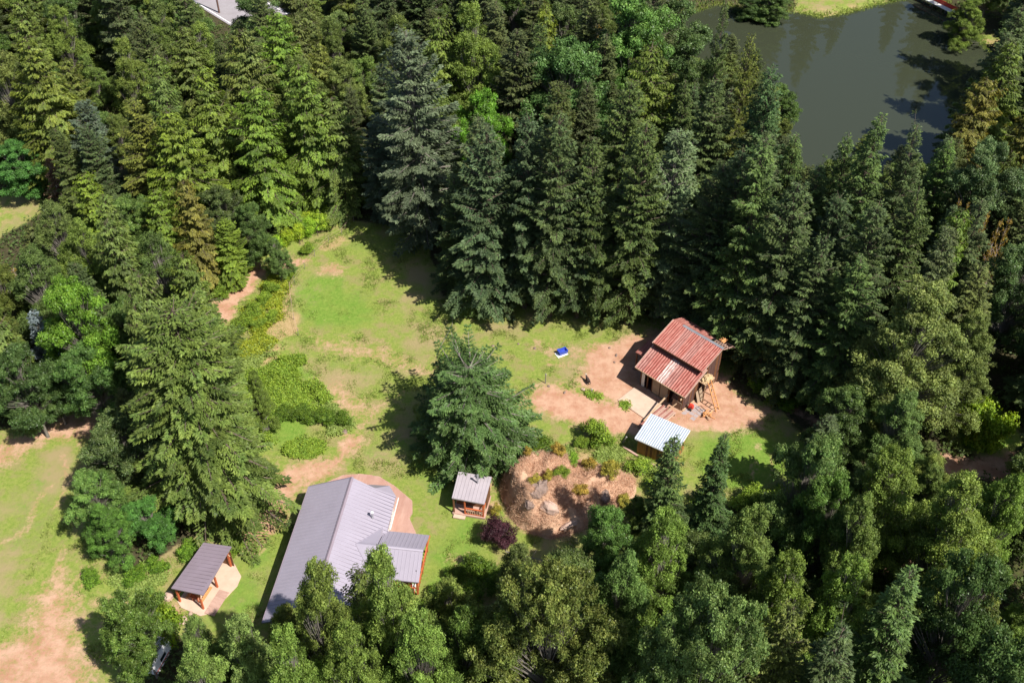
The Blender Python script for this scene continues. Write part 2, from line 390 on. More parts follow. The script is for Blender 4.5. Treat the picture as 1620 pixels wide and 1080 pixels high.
def ground_material():
    m = bpy.data.materials.new('ground_soil_and_grass'); m.use_nodes = True
    nt = m.node_tree; N = nt.nodes; L = nt.links; p = N['Principled BSDF']
    p.inputs['Roughness'].default_value = .95; p.inputs['Specular IOR Level'].default_value = .1
    tc = N.new('ShaderNodeTexCoord')
    def noise(sc, det=6, ro=.6):
        n = N.new('ShaderNodeTexNoise'); n.inputs['Scale'].default_value = sc; n.inputs['Detail'].default_value = det; n.inputs['Roughness'].default_value = ro
        L.new(tc.outputs['Object'], n.inputs['Vector']); return n.outputs[0]
    def attr(k):
        a = N.new('ShaderNodeAttribute'); a.attribute_name = k; return a.outputs['Fac']
    def rng(x, a, b):
        r = N.new('ShaderNodeMapRange'); r.interpolation_type = 'SMOOTHSTEP'; r.inputs[1].default_value = a; r.inputs[2].default_value = b; L.new(x, r.inputs[0]); return r.outputs[0]
    def op(o, x, y):
        n = N.new('ShaderNodeMath'); n.operation = o
        for i, v in enumerate((x, y)):
            if isinstance(v, (int, float)): n.inputs[i].default_value = v
            else: L.new(v, n.inputs[i])
        return n.outputs[0]
    def mix(f, a, b):
        n = N.new('ShaderNodeMix'); n.data_type = 'RGBA'
        L.new(f, n.inputs[0])
        for i, v in ((6,a),(7,b)):
            if isinstance(v, tuple): n.inputs[i].default_value = (*v,1)
            else: L.new(v, n.inputs[i])
        return n.outputs[2]
    fine = noise(2.6, 8, .75); med = noise(.55, 6, .65); big = noise(.13, 5, .6); vf = noise(9, 4, .7)
    grass = mix(rng(fine, .35, .65), (.150,.210,.034), (.235,.265,.062))
    grass = mix(rng(med, .44, .62), grass, (.245,.215,.085))
    grass = mix(rng(vf, .56, .70), grass, (.085,.135,.028))
    grass = mix(rng(big, .50, .66), grass, (.280,.225,.110))
    lushc = mix(rng(fine, .3, .7), (.100,.195,.024), (.185,.260,.046))
    lush = rng(op('ADD', attr('lush'), op('ADD', op('MULTIPLY', op('SUBTRACT', med, .5), 2.2), op('MULTIPLY', op('SUBTRACT', fine, .5), 1.2))), .30, 1.0)
    c = mix(lush, grass, lushc)
    dryc = mix(rng(fine, .35, .65), (.30,.215,.095), (.40,.29,.15))
    dry = rng(op('ADD', attr('dry'), op('MULTIPLY', op('SUBTRACT', med, .5), 1.5)), .3, .8)
    c = mix(dry, c, dryc)
    dirtc = mix(rng(fine, .3, .7), (.42,.225,.145), (.35,.175,.11))
    dirtc = mix(rng(med, .35, .65), dirtc, (.48,.30,.205))
    dirtc = mix(rng(vf, .60, .72), dirtc, (.33,.19,.13))
    dirt = rng(op('ADD', op('ADD', attr('dirt'), op('MULTIPLY', op('SUBTRACT', med, .5), .9)), op('MULTIPLY', op('SUBTRACT', fine, .5), 1.9)), .18, .98)
    c = mix(dirt, c, dirtc)
    floor = mix(rng(fine, .35, .65), (.045,.045,.020), (.075,.060,.035))
    floor = mix(rng(med, .5, .65), floor, (.06,.075,.02))
    fl = mix(dirt, floor, dirtc)
    clr = rng(op('ADD', attr('clear'), op('MULTIPLY', op('SUBTRACT', fine, .5), .8)), .3, .7)
    c = mix(clr, fl, c)
    L.new(c, p.inputs['Base Color'])
    b = N.new('ShaderNodeBump'); b.inputs['Strength'].default_value = .7; b.inputs['Distance'].default_value = .12
    L.new(fine, b.inputs['Height'])
    b2 = N.new('ShaderNodeBump'); b2.inputs['Strength'].default_value = .5; b2.inputs['Distance'].default_value = .05
    L.new(vf, b2.inputs['Height']); L.new(b.outputs[0], b2.inputs['Normal']); L.new(b2.outputs[0], p.inputs['Normal'])
    return m
M['ground'] = ground_material()
ground = link('ground', me, M['ground']); tag(ground, kind='structure')

def gz(x, y): return float(height(np.array([x]), np.array([y]))[0])

# pond
def water_mat():
    m = bpy.data.materials.new('murky_pond_water'); m.use_nodes = True
    nt = m.node_tree; p = nt.nodes['Principled BSDF']
    p.inputs['Base Color'].default_value = (.036,.042,.025,1); p.inputs['Roughness'].default_value = .02
    p.inputs['IOR'].default_value = 1.4; p.inputs['Specular IOR Level'].default_value = .5
    tc = nt.nodes.new('ShaderNodeTexCoord'); n = nt.nodes.new('ShaderNodeTexNoise'); n.inputs['Scale'].default_value = 1.6; n.inputs['Detail'].default_value = 3
    nt.links.new(tc.outputs['Object'], n.inputs['Vector'])
    b = nt.nodes.new('ShaderNodeBump'); b.inputs['Strength'].default_value = .12; b.inputs['Distance'].default_value = .02
    nt.links.new(n.outputs[0], b.inputs['Height']); nt.links.new(b.outputs[0], p.inputs['Normal'])
    return m
M['water'] = water_mat()
wb = MB(); x0, x1 = min(p[0] for p in POND)-6, max(p[0] for p in POND)+6; y0, y1 = min(p[1] for p in POND)-6, max(p[1] for p in POND)+6
wb.add([(x0,y0,-.6),(x1,y0,-.6),(x1,y1,-.6),(x0,y1,-.6)], [(0,1,2,3)])
# second shaded arm of water beyond the bank at the right
water = wb.build('pond_water', M['water']); tag(water, kind='structure')

# road in the top left corner
rd = MB(); L1, R1 = offs(ROADC, 5.1), offs(ROADC, -5.1)
for i in range(len(ROADC)-1): rd.add([(*L1[i],.06),(*L1[i+1],.06),(*R1[i+1],.06),(*R1[i],.06)], [(0,1,2,3)])
tag(rd.build('road', M['asphalt']), kind='structure')
for s in (-4.6, 4.6):
    lb = MB(); A, B = offs(ROADC, s+.09), offs(ROADC, s-.09)
    for i in range(len(ROADC)-1): lb.add([(*A[i],.066),(*A[i+1],.066),(*B[i+1],.066),(*B[i],.066)], [(0,1,2,3)])
    tag(lb.build('road_line', M['line']), kind='structure')
# ------------------------------------------------------------------ buildings
def corr(mb, x0, x1, ya, za, yb, zb, pitch=.30, amp=.045):
    """corrugated sheet whose waves run from (ya,za) down to (yb,zb)"""
    n = max(2, int(round((x1-x0)/pitch*4))); vs = []; fs = []
    for i in range(n+1):
        x = x0+(x1-x0)*i/n; h = amp*math.cos(2*math.pi*(x-x0)/pitch)
        vs += [(x, ya, za+h), (x, yb, zb+h), (x, ya, za+h-.012), (x, yb, zb+h-.012)]
    for i in range(n):
        a = 4*i; b = a+4
        fs += [(a, a+1, b+1, b), (a+2, b+2, b+3, a+3), (a+1, a+3, b+3, b+1), (a, b, b+2, a+2)]
    mb.add(vs, fs)

# ---- main house
hs = thing('house', (-20.04, 69.12, gz(-16, 62)), math.radians(-7.2), 'long low house with mauve-grey standing-seam gable roof and red deck round its far end', 'house')
RX, HW, HL, ZE, ZR = 4.55, 9.0, -15.9, 2.8, 4.85
wl = MB()
prof = [(.5, 0), (8.4, 0), (8.4, 2.72), (RX, 4.5), (.5, 2.72)]
n = len(prof)
wl.add([(x, -.55, z) for x, z in prof]+[(x, HL+.5, z) for x, z in prof],
       [tuple(range(n)), tuple(reversed(range(n, 2*n)))]+[(i, n+i, n+(i+1)%n, (i+1)%n) for i in range(n)])
wl.box(8.42, 12.2, -9.3, -5.2, 0, .38)
house_walls = wl.build('wall', M['white_wall'], hs)
r1 = MB().slab([(0, -.25, ZE), (RX, -.25, ZR), (RX, HL, ZR), (0, HL, ZE)], .14).build('roof', M['roof_metal'], hs)
r2 = MB().slab([(RX, -.25, ZR), (6.78, -.45, 3.80), (HW-.25, -.35, ZE), (HW, HL, ZE), (RX, HL, ZR)], .14).build('roof', M['roof_metal'], hs)
rp = MB().slab([(6.78, -.45, 3.80), (5.65, .75, 2.78), (7.85, .85, 2.78)], .1)
rp.slab([(6.78, -.45, 3.80), (7.85, .85, 2.78), (HW-.25, -.35, ZE+.002)], .1)
rp.build('porch_roof', M['roof_metal'], hs)
sm = MB()
def slope_z(x): return ZE+(ZR-ZE)*(x/RX) if x < RX else ZE+(ZR-ZE)*((HW-x)/(HW-RX))
y = -.6
while y > HL+.2:
    sm.add([(0.02,y-.015,slope_z(0.02)),(0.02,y+.015,slope_z(0.02)),(RX,y+.015,ZR),(RX,y-.015,ZR),(0.02,y-.015,slope_z(.02)+.045),(0.02,y+.015,slope_z(.02)+.045),(RX,y+.015,ZR+.045),(RX,y-.015,ZR+.045)],
           [(3,2,1,0),(4,5,6,7),(0,1,5,4),(1,2,6,5),(2,3,7,6),(3,0,4,7)])
    xe = HW-.03
    sm.add([(RX,y-.015,ZR),(RX,y+.015,ZR),(xe,y+.015,slope_z(xe)),(xe,y-.015,slope_z(xe)),(RX,y-.015,ZR+.045),(RX,y+.015,ZR+.045),(xe,y+.015,slope_z(xe)+.045),(xe,y-.015,slope_z(xe)+.045)],
           [(3,2,1,0),(4,5,6,7),(0,1,5,4),(1,2,6,5),(2,3,7,6),(3,0,4,7)])
    y -= .41
tag(sm.build('roof_seam', M['roof_seam'], hs), kind='stuff')
MB().slab([(RX-.16,-.22,ZR+.0),(RX,-.22,ZR+.085),(RX,HL-.02,ZR+.085),(RX-.16,HL-.02,ZR+.0)], .03).slab([(RX,-.22,ZR+.085),(RX+.16,-.22,ZR+.0),(RX+.16,HL-.02,ZR+.0),(RX,HL-.02,ZR+.085)], .03).build('ridge_cap', M['roof_brown'], hs)
MB().box(-.10, -.012, HL, -.25, ZE-.14, ZE+.0).build('gutter', M['roof_brown'], hs)
MB().box(HW+.012, HW+.09, -4.4, -.5, ZE-.15, ZE-.02).build('gutter', M['white_wall'], hs)
MB().add([(0,-.22,ZE-.16),(RX,-.22,ZR-.16),(RX,-.17,ZR-.16),(0,-.17,ZE-.16),(0,-.22,ZE+.02),(RX,-.22,ZR+.02),(RX,-.17,ZR+.02),(0,-.17,ZE+.02)],
         [(3,2,1,0),(4,5,6,7),(0,1,5,4),(1,2,6,5),(2,3,7,6),(3,0,4,7)]).build('bargeboard', M['roof_brown'], hs)
# side porch wing
YN, YR, YS, ZX, ZXe = -4.5, -7.3, -9.85, 3.95, 2.62
cr = MB().slab([(6.45, YR, ZX+.02), (8.5, YR, ZX+.02), (8.5, YN+.02, ZXe+.08), (8.35, YN+.05, slope_z(8.35)+.02)], .05)
cr.slab([(8.5, YR, ZX+.02), (6.45, YR, ZX+.02), (8.35, YS+.1, slope_z(8.35)+.02), (8.5, YS, ZXe+.08)], .05)
cr.build('roof_valley', M['roof_metal'], hs)
wr = MB().slab([(8.56, YN, ZXe), (8.56, YR, ZX), (12.85, YR, ZX), (12.85, YN, ZXe)][::-1], .12)
wr.slab([(8.56, YR, ZX), (8.56, YS, ZXe-.05), (12.85, YS, ZXe-.05), (12.85, YR, ZX)][::-1], .12)
wr.build('porch_roof', M['roof_metal'], hs)
ps = MB(); x = 8.75
while x < 12.8:
    for ya, za, yb, zb in ((YN, ZXe, YR, ZX), (YS, ZXe-.05, YR, ZX)):
        ps.add([(x-.015,ya,za),(x+.015,ya,za),(x+.015,yb,zb),(x-.015,yb,zb),(x-.015,ya,za+.045),(x+.015,ya,za+.045),(x+.015,yb,zb+.045),(x-.015,yb,zb+.045)],
               [(3,2,1,0),(4,5,6,7),(0,1,5,4),(1,2,6,5),(2,3,7,6),(3,0,4,7)])
    x += .38
tag(ps.build('porch_roof_seam', M['roof_seam'], hs), kind='stuff')
MB().slab([(8.56,YR-.14,ZX+.02),(12.87,YR-.14,ZX+.02),(12.87,YR,ZX+.085),(8.56,YR,ZX+.085)], .03).slab([(8.56,YR,ZX+.085),(12.87,YR,ZX+.085),(12.87,YR+.14,ZX+.02),(8.56,YR+.14,ZX+.02)], .03).build('ridge_cap', M['roof_seam'], hs)
MB().box(12.86, 12.93, YS, YN, ZXe-.16, ZXe-.02).build('fascia', M['timber_red'], hs)
MB().box(8.56, 12.8, YS+.1, YS+.2, ZXe-.3, ZXe-.17).build('porch_beam', M['timber_red'], hs)
for px_, py_ in ((12.6, YS+.25), (12.6, YR), (12.6, YN-.3), (10.6, YS+.25), (8.75, YS+.25)):
    MB().box(px_-.08, px_+.08, py_-.08, py_+.08, .38, ZXe-.16 if abs(py_-YR) > 1 else ZX-.16).build('porch_post', M['timber_red'], hs)
for a, b in (((8.7, YS+.25), (12.6, YS+.25)), ((12.6, YS+.25), (12.6, YN-.3))):
    MB().bar((*a, 1.25), (*b, 1.25), .10, .06).build('porch_rail', M['timber_red'], hs)
    k = 12
    for i in range(1, k):
        t = i/k
        MB().box(a[0]+(b[0]-a[0])*t-.03, a[0]+(b[0]-a[0])*t+.03, a[1]+(b[1]-a[1])*t-.03, a[1]+(b[1]-a[1])*t+.03, .36, 1.2).build('baluster', M['timber_red'], hs)
# deck boards laid along the house end and side (each about 3 px wide: joined)
dk = MB()
DP = [(-.1,-.2),(.2,2.0),(2.2,3.6),(4.0,4.0),(5.9,3.9),(7.7,2.9),(9.9,1.2),(10.2,-.2),(10.0,-.9),(11.2,-3.0),(11.0,-4.4),(8.4,-4.4),(8.4,-.5)]
def clipx(yv, pts):
    r = []
    for i in range(len(pts)):
        (ax, ay), (bx, by) = pts[i], pts[(i+1)%len(pts)]
        if (ay > yv) != (by > yv): r.append(ax+(bx-ax)*(yv-ay)/(by-ay))
    return sorted(r)
yy = -4.33
while yy < 4.0:
    c = clipx(yy+.001, DP)
    for i in range(0, len(c)-1, 2):
        a, b = c[i], c[i+1]
        if b-a > .15: dk.box(a, b, yy-.066, yy+.066, .30, .36+.006*math.sin(yy*37))
    yy += .145
tag(dk.build('deck_board', M['deck'], hs), kind='stuff')
ek = MB()
for i in range(len(DP)-1):
    ek.bar((*DP[i], .22), (*DP[i+1], .22), .05, .26)
ek.build('deck_skirt', M['timber_pink'], hs)
for k in range(3): MB().box(9.0, 10.6, -4.75-.3*k, -4.47-.3*k, 0, .27-.09*k).build('deck_step', M['deck'], hs)
# windows, doors
for side, x, ys_ in (('w', .47, (-3, -7.5, -12)), ('e', 8.43, (-2.6, -12.5))):
    for yv in ys_:
        f = MB().box(x-.03, x+.03, yv-.75, yv+.75, 1.0, 2.2).build('window', M['white_trim'], hs)
        s = -1 if side == 'w' else 1
        MB().box(x+s*.032-.004, x+s*.032+.004, yv-.68, yv-.03, 1.07, 2.13).box(x+s*.032-.004, x+s*.032+.004, yv+.03, yv+.68, 1.07, 2.13).build('pane', M['glass'], f)
d = MB().box(8.41, 8.46, -7.8, -6.9, .38, 2.4).build('door', M['timber_red'], hs)
MB().bar((8.46,-7.0,1.35),(8.52,-7.0,1.35), .05).build('handle', M['flash'], d)
MB().box(5.0, 5.7, -.56, -.51, .36, 2.3).build('door', M['timber_red'], hs)
vp = MB().tube((7.3, -3.9, slope_z(7.3)-.1), (7.3, -3.9, slope_z(7.3)+.85), .10).build('vent_pipe', M['flash'], hs)
MB().tube((7.3, -3.9, slope_z(7.3)+.85), (7.3, -3.9, slope_z(7.3)+.90), .17, 12, .15).tube((7.3, -3.9, slope_z(7.3)+.90), (7.3, -3.9, slope_z(7.3)+1.02), .15, 12, .04).build('vent_cap', M['white_trim'], vp)
MB().box(12.4, 12.52, -9.0, -8.85, ZXe+.1, ZXe+.45).build('roof_flue', M['iron'], hs)

def local(root, x, y, z=0.0):
    c, s = math.cos(root.rotation_euler.z), math.sin(root.rotation_euler.z)
    return (root.location.x+c*x-s*y, root.location.y+s*x+c*y, root.location.z+z)

ch = thing('cooler_box', local(hs, 5.35, 1.35, .36), math.radians(-12), 'white chest cooler standing on the red deck at the far gable of the long house', 'cooler')
MB().box(-.45, .45, -.25, .25, 0, .42).build('body', M['white'], ch, .02); MB().box(-.47, .47, -.27, .27, .425, .50).build('lid', M['white_trim'], ch, .02)
ct = thing('porch_chair', local(hs, 11.6, -9.1, .38), math.radians(200), 'red wooden armchair on the porch under the side wing of the long house', 'chair')
MB().box(-.3,.3,-.28,.28,.38,.43).build('seat', M['red'], ct)
MB().add([(-.3,.26,.4),(.3,.26,.4),(.3,.5,1.1),(-.3,.5,1.1),(-.3,.3,.4),(.3,.3,.4),(.3,.54,1.1),(-.3,.54,1.1)],[(3,2,1,0),(4,5,6,7),(0,1,5,4),(1,2,6,5),(2,3,7,6),(3,0,4,7)]).build('backrest', M['red'], ct)
for sx in (-.3,.3):
    MB().box(sx-.05,sx+.05,-.3,.35,.6,.64).build('armrest', M['red'], ct)
    for yv in (-.26,.26): MB().box(sx-.03,sx+.03,yv-.03,yv+.03,0,.6).build('leg', M['red'], ct)
bn = thing('garden_bench', local(hs, -.15, -12.3), math.radians(-7.2), 'blue-grey bench in the deep shade along the near left wall of the long house', 'bench')
MB().box(-.25,.25,-1.1,1.1,.4,.45).build('seat', M['white_roof'], bn)
MB().box(.2,.25,-1.1,1.1,.55,.85).build('backrest', M['white_roof'], bn)
for sx in (-.2,.2):
    for sy in (-.95,.95): MB().box(sx-.04,sx+.04,sy-.04,sy+.04,0,.4).build('leg', M['white_roof'], bn)

# ---- red barn
bz = gz(18, 86)
bn_o = thing('barn', (13.66, 85.56, bz), math.radians(-44), 'dark wooden barn with two stepped rusty red corrugated roofs at the edge of the firs', 'barn')
BL = 6.65
fw = MB()
fw.add([(.3,.75,0),(.3,7.3,0),(.3,7.3,5.35),(.3,6.05,5.95),(.3,2.85,4.9),(.3,2.85,4.2),(.3,.75,3.2),(.42,.75,0),(.42,7.3,0),(.42,7.3,5.35),(.42,6.05,5.95),(.42,2.85,4.9),(.42,2.85,4.2),(.42,.75,3.2)],
       [(0,1,2,3,4,5,6),(13,12,11,10,9,8,7)]+[(i,7+i,7+(i+1)%7,(i+1)%7) for i in range(7)])
fw.box(.42, 6.1, 7.2, 7.3, 0, 5.35)
fw.box(.42, 6.1, 2.85, 2.95, 3.9, 4.9)
fw.box(.42, 6.1, 4.1, 4.2, 0, 3.9)
fw.box(.42, 6.1, .8, 7.2, -.0, .05)
fw.build('wall', M['darkwood'], bn_o)
# gable end towards the right, built of vertical boards
yv = .75; k = 0
rng_ = random.Random(3)
def topz(y): return 3.2+(y-.75)*(4.2-3.2)/2.1 if y < 2.85 else (4.9+(y-2.85)*(5.95-4.9)/3.2 if y < 6.05 else 5.95-(y-6.05)*.48)
while yv < 7.25:
    y2 = min(yv+.235, 7.3); hole = (3.3 < yv < 4.6)
    if not hole:
        MB().box(6.1, 6.14+rng_.uniform(0,.03), yv, y2-.015, 0.02+rng_.uniform(0,.1), topz(yv)).build('wall_board', M['darkwood'] if rng_.random() < .7 else M['brownwood'], bn_o)
    else:
        MB().box(6.1, 6.13, yv, y2-.015, 3.85, topz(yv)).build('wall_board', M['darkwood'], bn_o)
    yv += .25; k += 1
# low front: posts, doors, open bays
for x in (.36, 1.25, 1.95, 3.06, 4.2, 5.6, 6.04):
    MB().box(x-.07, x+.07, .68, .82, 0, 3.15).build('post', M['brownwood'], bn_o)
MB().box(.3, 6.15, .66, .8, 2.75, 3.1).build('header_beam', M['darkwood'], bn_o)
for xa, xb in ((2.05, 3.0), (3.12, 4.12)):
    dd = MB().box(xa, xb, .60, .66, .08, 2.55).build('door', M['ply'], bn_o)
    for zb in (.35, 2.1): MB().box(xa+.03, xb-.03, .575, .60, zb, zb+.12).build('door_brace', M['timber'], dd)
MB().box(.5, .9, .62, .66, .1, 2.5).build('door', M['white_wall'], bn_o, label='narrow pale panel door')
MB().box(4.9, 6.05, .62, .66, .0, 1.1).build('stall_gate', M['ply'], bn_o)
mats7 = ['faded_sheet', 'red_sheet', 'red_sheet', 'pale_sheet', 'faded_sheet', 'red_sheet', 'red_sheet']
for i in range(7):
    x0_ = i*BL/7; mb = MB(); corr(mb, x0_-.02, x0_+BL/7+.03, 3.7, 4.62+.012*(i%2), 0, 3.0+.012*(i%2)); mb.build('roof_sheet', M[mats7[i]], bn_o)
mats7 = ['red_sheet', 'red_sheet', 'faded_sheet', 'red_sheet', 'faded_sheet', 'red_sheet', 'red_sheet']
for i in range(7):
    x0_ = .1+i*BL/7; mb = MB(); corr(mb, x0_-.02, x0_+BL/7+.03, 6.2, 6.12+.012*(i%2), 2.68, 5.0+.012*(i%2), .27, .036); mb.build('roof_sheet', M[mats7[i]], bn_o)
for i in range(5):
    x0_ = .1+i*BL/7; mb = MB(); corr(mb, x0_-.02, x0_+BL/7+.03, 6.2, 6.10+.012*(i%2), 8.0, 5.35+.012*(i%2), .27, .036); mb.build('roof_sheet', M['faded_sheet'], bn_o)
MB().slab([(1.4,6.02,6.10),(6.85,6.02,6.10),(6.85,6.2,6.19),(1.4,6.2,6.19)], .02).slab([(1.4,6.2,6.19),(6.85,6.2,6.19),(6.85,6.38,6.10),(1.4,6.38,6.10)], .02).build('ridge_cap', M['flash'], bn_o)
def barge(a, b, w=.1, h=.16, m='timber_pink'): MB().bar(a, b, w, h).build('bargeboard', M[m], bn_o)
barge((6.82,2.6,4.93),(6.82,6.2,6.07), .06, .12, 'timber_pink'); barge((6.74,-.02,2.95),(6.74,3.7,4.55), m='timber_pink'); barge((-.08,-.02,2.95),(-.08,3.7,4.55))
barge((.03,2.6,4.93),(.03,6.2,6.07)); barge((-.05,-.03,2.93),(6.72,-.03,2.93), .06, .12, 'timber'); barge((.05,2.66,4.93),(6.78,2.66,4.93), .06, .12, 'brownwood')
barge((6.4,-.3,2.55),(6.4,1.6,2.75), .09, .2, 'timber'); barge((6.25,.7,.08),(6.25,3.1,.08), .14, .16, 'timber')
# broken eave behind: rafters and one loose sheet
for i in range(6):
    MB().bar((5.3+i*.32,6.1,6.03),(5.3+i*.32,8.0,5.2), .06, .12).build('rafter', M['timber_pink'], bn_o)
MB().bar((4.6,8.0,5.32),(7.3,7.9,5.32), .07, .1).build('purlin', M['timber_pink'], bn_o)
MB().bar((4.6,7.1,5.72),(7.1,7.0,5.72), .07, .1).build('purlin', M['timber_pink'], bn_o)
mb = MB(); corr(mb, 5.4, 6.1, 8.2, 5.55, 7.3, 5.7); mb.build('roof_sheet', M['orange'], bn_o)
# lean-to at the far left end
MB().slab([(-1.75,2.1,2.75),(.25,2.1,3.0),(.25,4.7,3.25),(-1.75,4.7,3.0)], .1).build('lean_to_roof', M['faded_sheet'], bn_o)
for x, yv in ((-1.6,2.25),(-1.6,4.55)): MB().box(x-.06,x+.06,yv-.06,yv+.06,0,2.7).build('post', M['brownwood'], bn_o)
MB().box(-1.62,.25,4.5,4.58,0,2.9).build('lean_to_wall', M['darkwood'], bn_o)
# hay loft platform with hay
MB().box(6.14,7.1,3.3,5.0,2.62,2.72).build('loft_platform', M['timber'], bn_o)
MB().bar((7.0,3.35,.0),(7.0,3.35,2.62), .1).build('post', M['timber'], bn_o); MB().bar((7.0,4.9,.0),(7.0,4.9,2.62), .1).build('post', M['timber'], bn_o)
hb = MB()
hbo = thing('hay_pile', local(bn_o, 6.65, 4.15, 2.72), math.radians(-44), 'heap of tan hay on the loft platform at the right end of the barn', 'hay')
def lump(mb, c, r, seed, nu=14, nv=8, jit=.18, half=False):
    rg = random.Random(seed); vs = []; fs = []
    for j in range(nv+1):
        ph = (math.pi/2 if half else math.pi)*j/nv
        for i in range(nu):
            th = 2*math.pi*i/nu; k = 1+rg.uniform(-jit, jit)
            vs.append((c[0]+r[0]*k*math.sin(ph)*math.cos(th), c[1]+r[1]*k*math.sin(ph)*math.sin(th), c[2]+r[2]*k*math.cos(ph)))
    for j in range(nv):
        for i in range(nu): fs.append((j*nu+i, (j+1)*nu+i, (j+1)*nu+(i+1)%nu, j*nu+(i+1)%nu))
    mb.add(vs, fs)
lump(hb, (0,0,0), (.45,.8,.55), 4, half=True); hb.build('hay_mass', M['hay'], hbo)
pl = thing('leaning_board', local(bn_o, 6.25, 2.9), math.radians(-44), 'pale tan sheet of board leaning on the barn wall below the hay loft', 'board')
MB().slab([(0,0,1.35),(0,1.0,1.5),(.55,1.05,.02),(.5,-.1,.02)], .04).build('sheet', M['ply'], pl)

# slab, platform, beams
sb = MB().slab([(.15,-.12,.12),(4.12,-.12,.12),(4.12,-3.1,.12),(.1,-2.95,.12)][::-1], .14)
o = sb.build('concrete_pad', M['concrete'], None, .02); o.location = bn_o.location; o.rotation_euler = bn_o.rotation_euler
tag(o, 'pale warm concrete pad in front of the plywood doors of the barn', 'concrete pad')
pf = thing('plank_ramp', local(bn_o, 4.3, -.2), math.radians(-44), 'low ramp of reddish weathered planks between the barn front and the white-roofed shed', 'ramp')
for i in range(9):
    MB().box(.03+i*.2, .2+i*.2, -4.4+.05*(i%3), -.02, .30+.008*(i%2), .36+.008*(i%2)).build('plank', M['timber_pink'] if i % 3 else M['faded_sheet'], pf)
for yv in (-4.1,-2.1,-.3): MB().box(0,1.8,yv-.05,yv+.05,0,.29).build('joist', M['darkwood'], pf)
MB().bar((.05,-3.5,.42),(.05,.6,1.5), .16, .1).build('handrail', M['timber'], pf)
MB().bar((1.78,-4.4,.4),(1.78,-.4,.42), .09, .12).build('edge_board', M['concrete'], pf)
MB().bar((.9,-.5,.4),(1.3,.6,1.0), .08, .08).build('brace', M['timber'], pf)

# ladder
ld = thing('ladder', local(bn_o, 7.3, 3.55), math.radians(-44), 'orange wooden ladder leaning up to the hay loft at the right end of the barn', 'ladder')
A, B, w_ = Vector((1.7,-.1,0)), Vector((-.15,.25,3.1)), Vector((0,.28,0))
for s in (-1, 1): MB().bar(A+w_*s, B+w_*s, .09).build('rail', M['orange'], ld)
for i in range(1, 8):
    c = A.lerp(B, i/8); MB().bar(c-w_, c+w_, .06).build('rung', M['orange'], ld)
gt = thing('metal_gate', local(bn_o, 7.0, 2.1, .0), math.radians(-60), 'dark iron bar gate lying on the ground between the barn and the ladder foot', 'gate')
for yv in (0,.35,.7): MB().bar((0,yv,.06),(2.0,yv,.06), .035).build('bar', M['iron'], gt)
for xv in (.02,.65,1.3,1.98): MB().bar((xv,-.02,.09),(xv,.72,.09), .03).build('crossbar', M['iron'], gt)
op_ = thing('timber_stack', local(bn_o, 8.7, 2.1), math.radians(10), 'untidy stack of short orange timber offcuts at the foot of the ladder', 'timber stack')
rr = random.Random(5)
for i in range(12):
    a = rr.uniform(0, 3.14); cx_, cy_ = rr.uniform(-.35,.35), rr.uniform(-.35,.35); L_ = rr.uniform(.3,.55)
    MB().bar((cx_-L_*math.cos(a),cy_-L_*math.sin(a),.05+.045*i),(cx_+L_*math.cos(a),cy_+L_*math.sin(a),.07+.045*i), .1, .06).build('offcut', M['orange' if i%3 else 'timber'], op_)
rg_ = thing('rotary_tiller', local(bn_o, 6.75, 1.55), math.radians(-30), 'small red two-wheeled garden machine parked against the barn end wall', 'garden machine')
MB().box(-.28,.28,-.2,.2,.3,.72).build('engine', M['red'], rg_, .04)
MB().box(-.2,.2,-.14,.14,.72,.86).build('fuel_tank', M['red'], rg_, .03)
for s in (-.27,.27): MB().tube((0,s-.05,.2),(0,s+.05,.2), .2, 14).build('wheel', M['black'], rg_)
for s in (-.14,.14): MB().bar((-.2,s,.6),(-.75,s,.95), .04).build('handle', M['iron'], rg_)
pv = thing('paving_patch', local(bn_o, 6.35, -.3), math.radians(-44), 'patch of uneven grey flagstones beside the right wall of the barn', 'paving')
for i in range(3):
    for j in range(5):
        w1 = .52+rr.uniform(-.06,.03); MB().box(i*.58, i*.58+w1, .1+j*.56, .1+j*.56+.5+rr.uniform(-.04,.03), 0, .035+rr.uniform(0,.03)).build('flagstone', M['paving'], pv, .01)

# ---- shed with white roof
shd = thing('shed', (14.69, 78.63, gz(16, 76)), math.radians(-32), 'small yellow-brown board shed with a white corrugated roof beside the ramp', 'shed')
MB().slab([(.25,-.3,0.05),(4.2,-.3,.05),(4.2,-3.4,.05),(.25,-3.4,.05)][::-1], .06).build('floor', M['darkwood'], shd)
def boards(root, a, b, z0, zfa, zfb, mname, alt, n, t=.05, seed=1):
    """vertical boards along a line from a to b; zfa/zfb the top heights at both ends"""
    r_ = random.Random(seed); a = Vector((*a,0)); b = Vector((*b,0)); d = (b-a)/n; dn = d.normalized(); nn = Vector((-dn.y, dn.x, 0))
    for i in range(n):
        p0 = a+d*i; p1 = a+d*(i+1)-dn*.012; z1 = zfa+(zfb-zfa)*(i+.5)/n; tt = t+r_.uniform(0,.02)
        MB().add([(*p0.xy,z0),(*p1.xy,z0),(*(p1+nn*tt).xy,z0),(*(p0+nn*tt).xy,z0),(*p0.xy,z1),(*p1.xy,z1),(*(p1+nn*tt).xy,z1),(*(p0+nn*tt).xy,z1)],
                 [(3,2,1,0),(4,5,6,7),(0,1,5,4),(1,2,6,5),(2,3,7,6),(3,0,4,7)]).build('wall_board', M[alt if r_.random() < .25 else mname], root)
boards(shd, (.25,-3.4), (4.2,-3.4), 0, 2.36, 2.36, 'yellowwood', 'brownwood', 16)
boards(shd, (.25,-.3), (.25,-3.35), 0, 2.68, 2.38, 'brownwood', 'yellowwood', 12)
boards(shd, (4.25,-3.35), (4.25,-.3), 0, 2.38, 2.68, 'yellowwood', 'brownwood', 12)
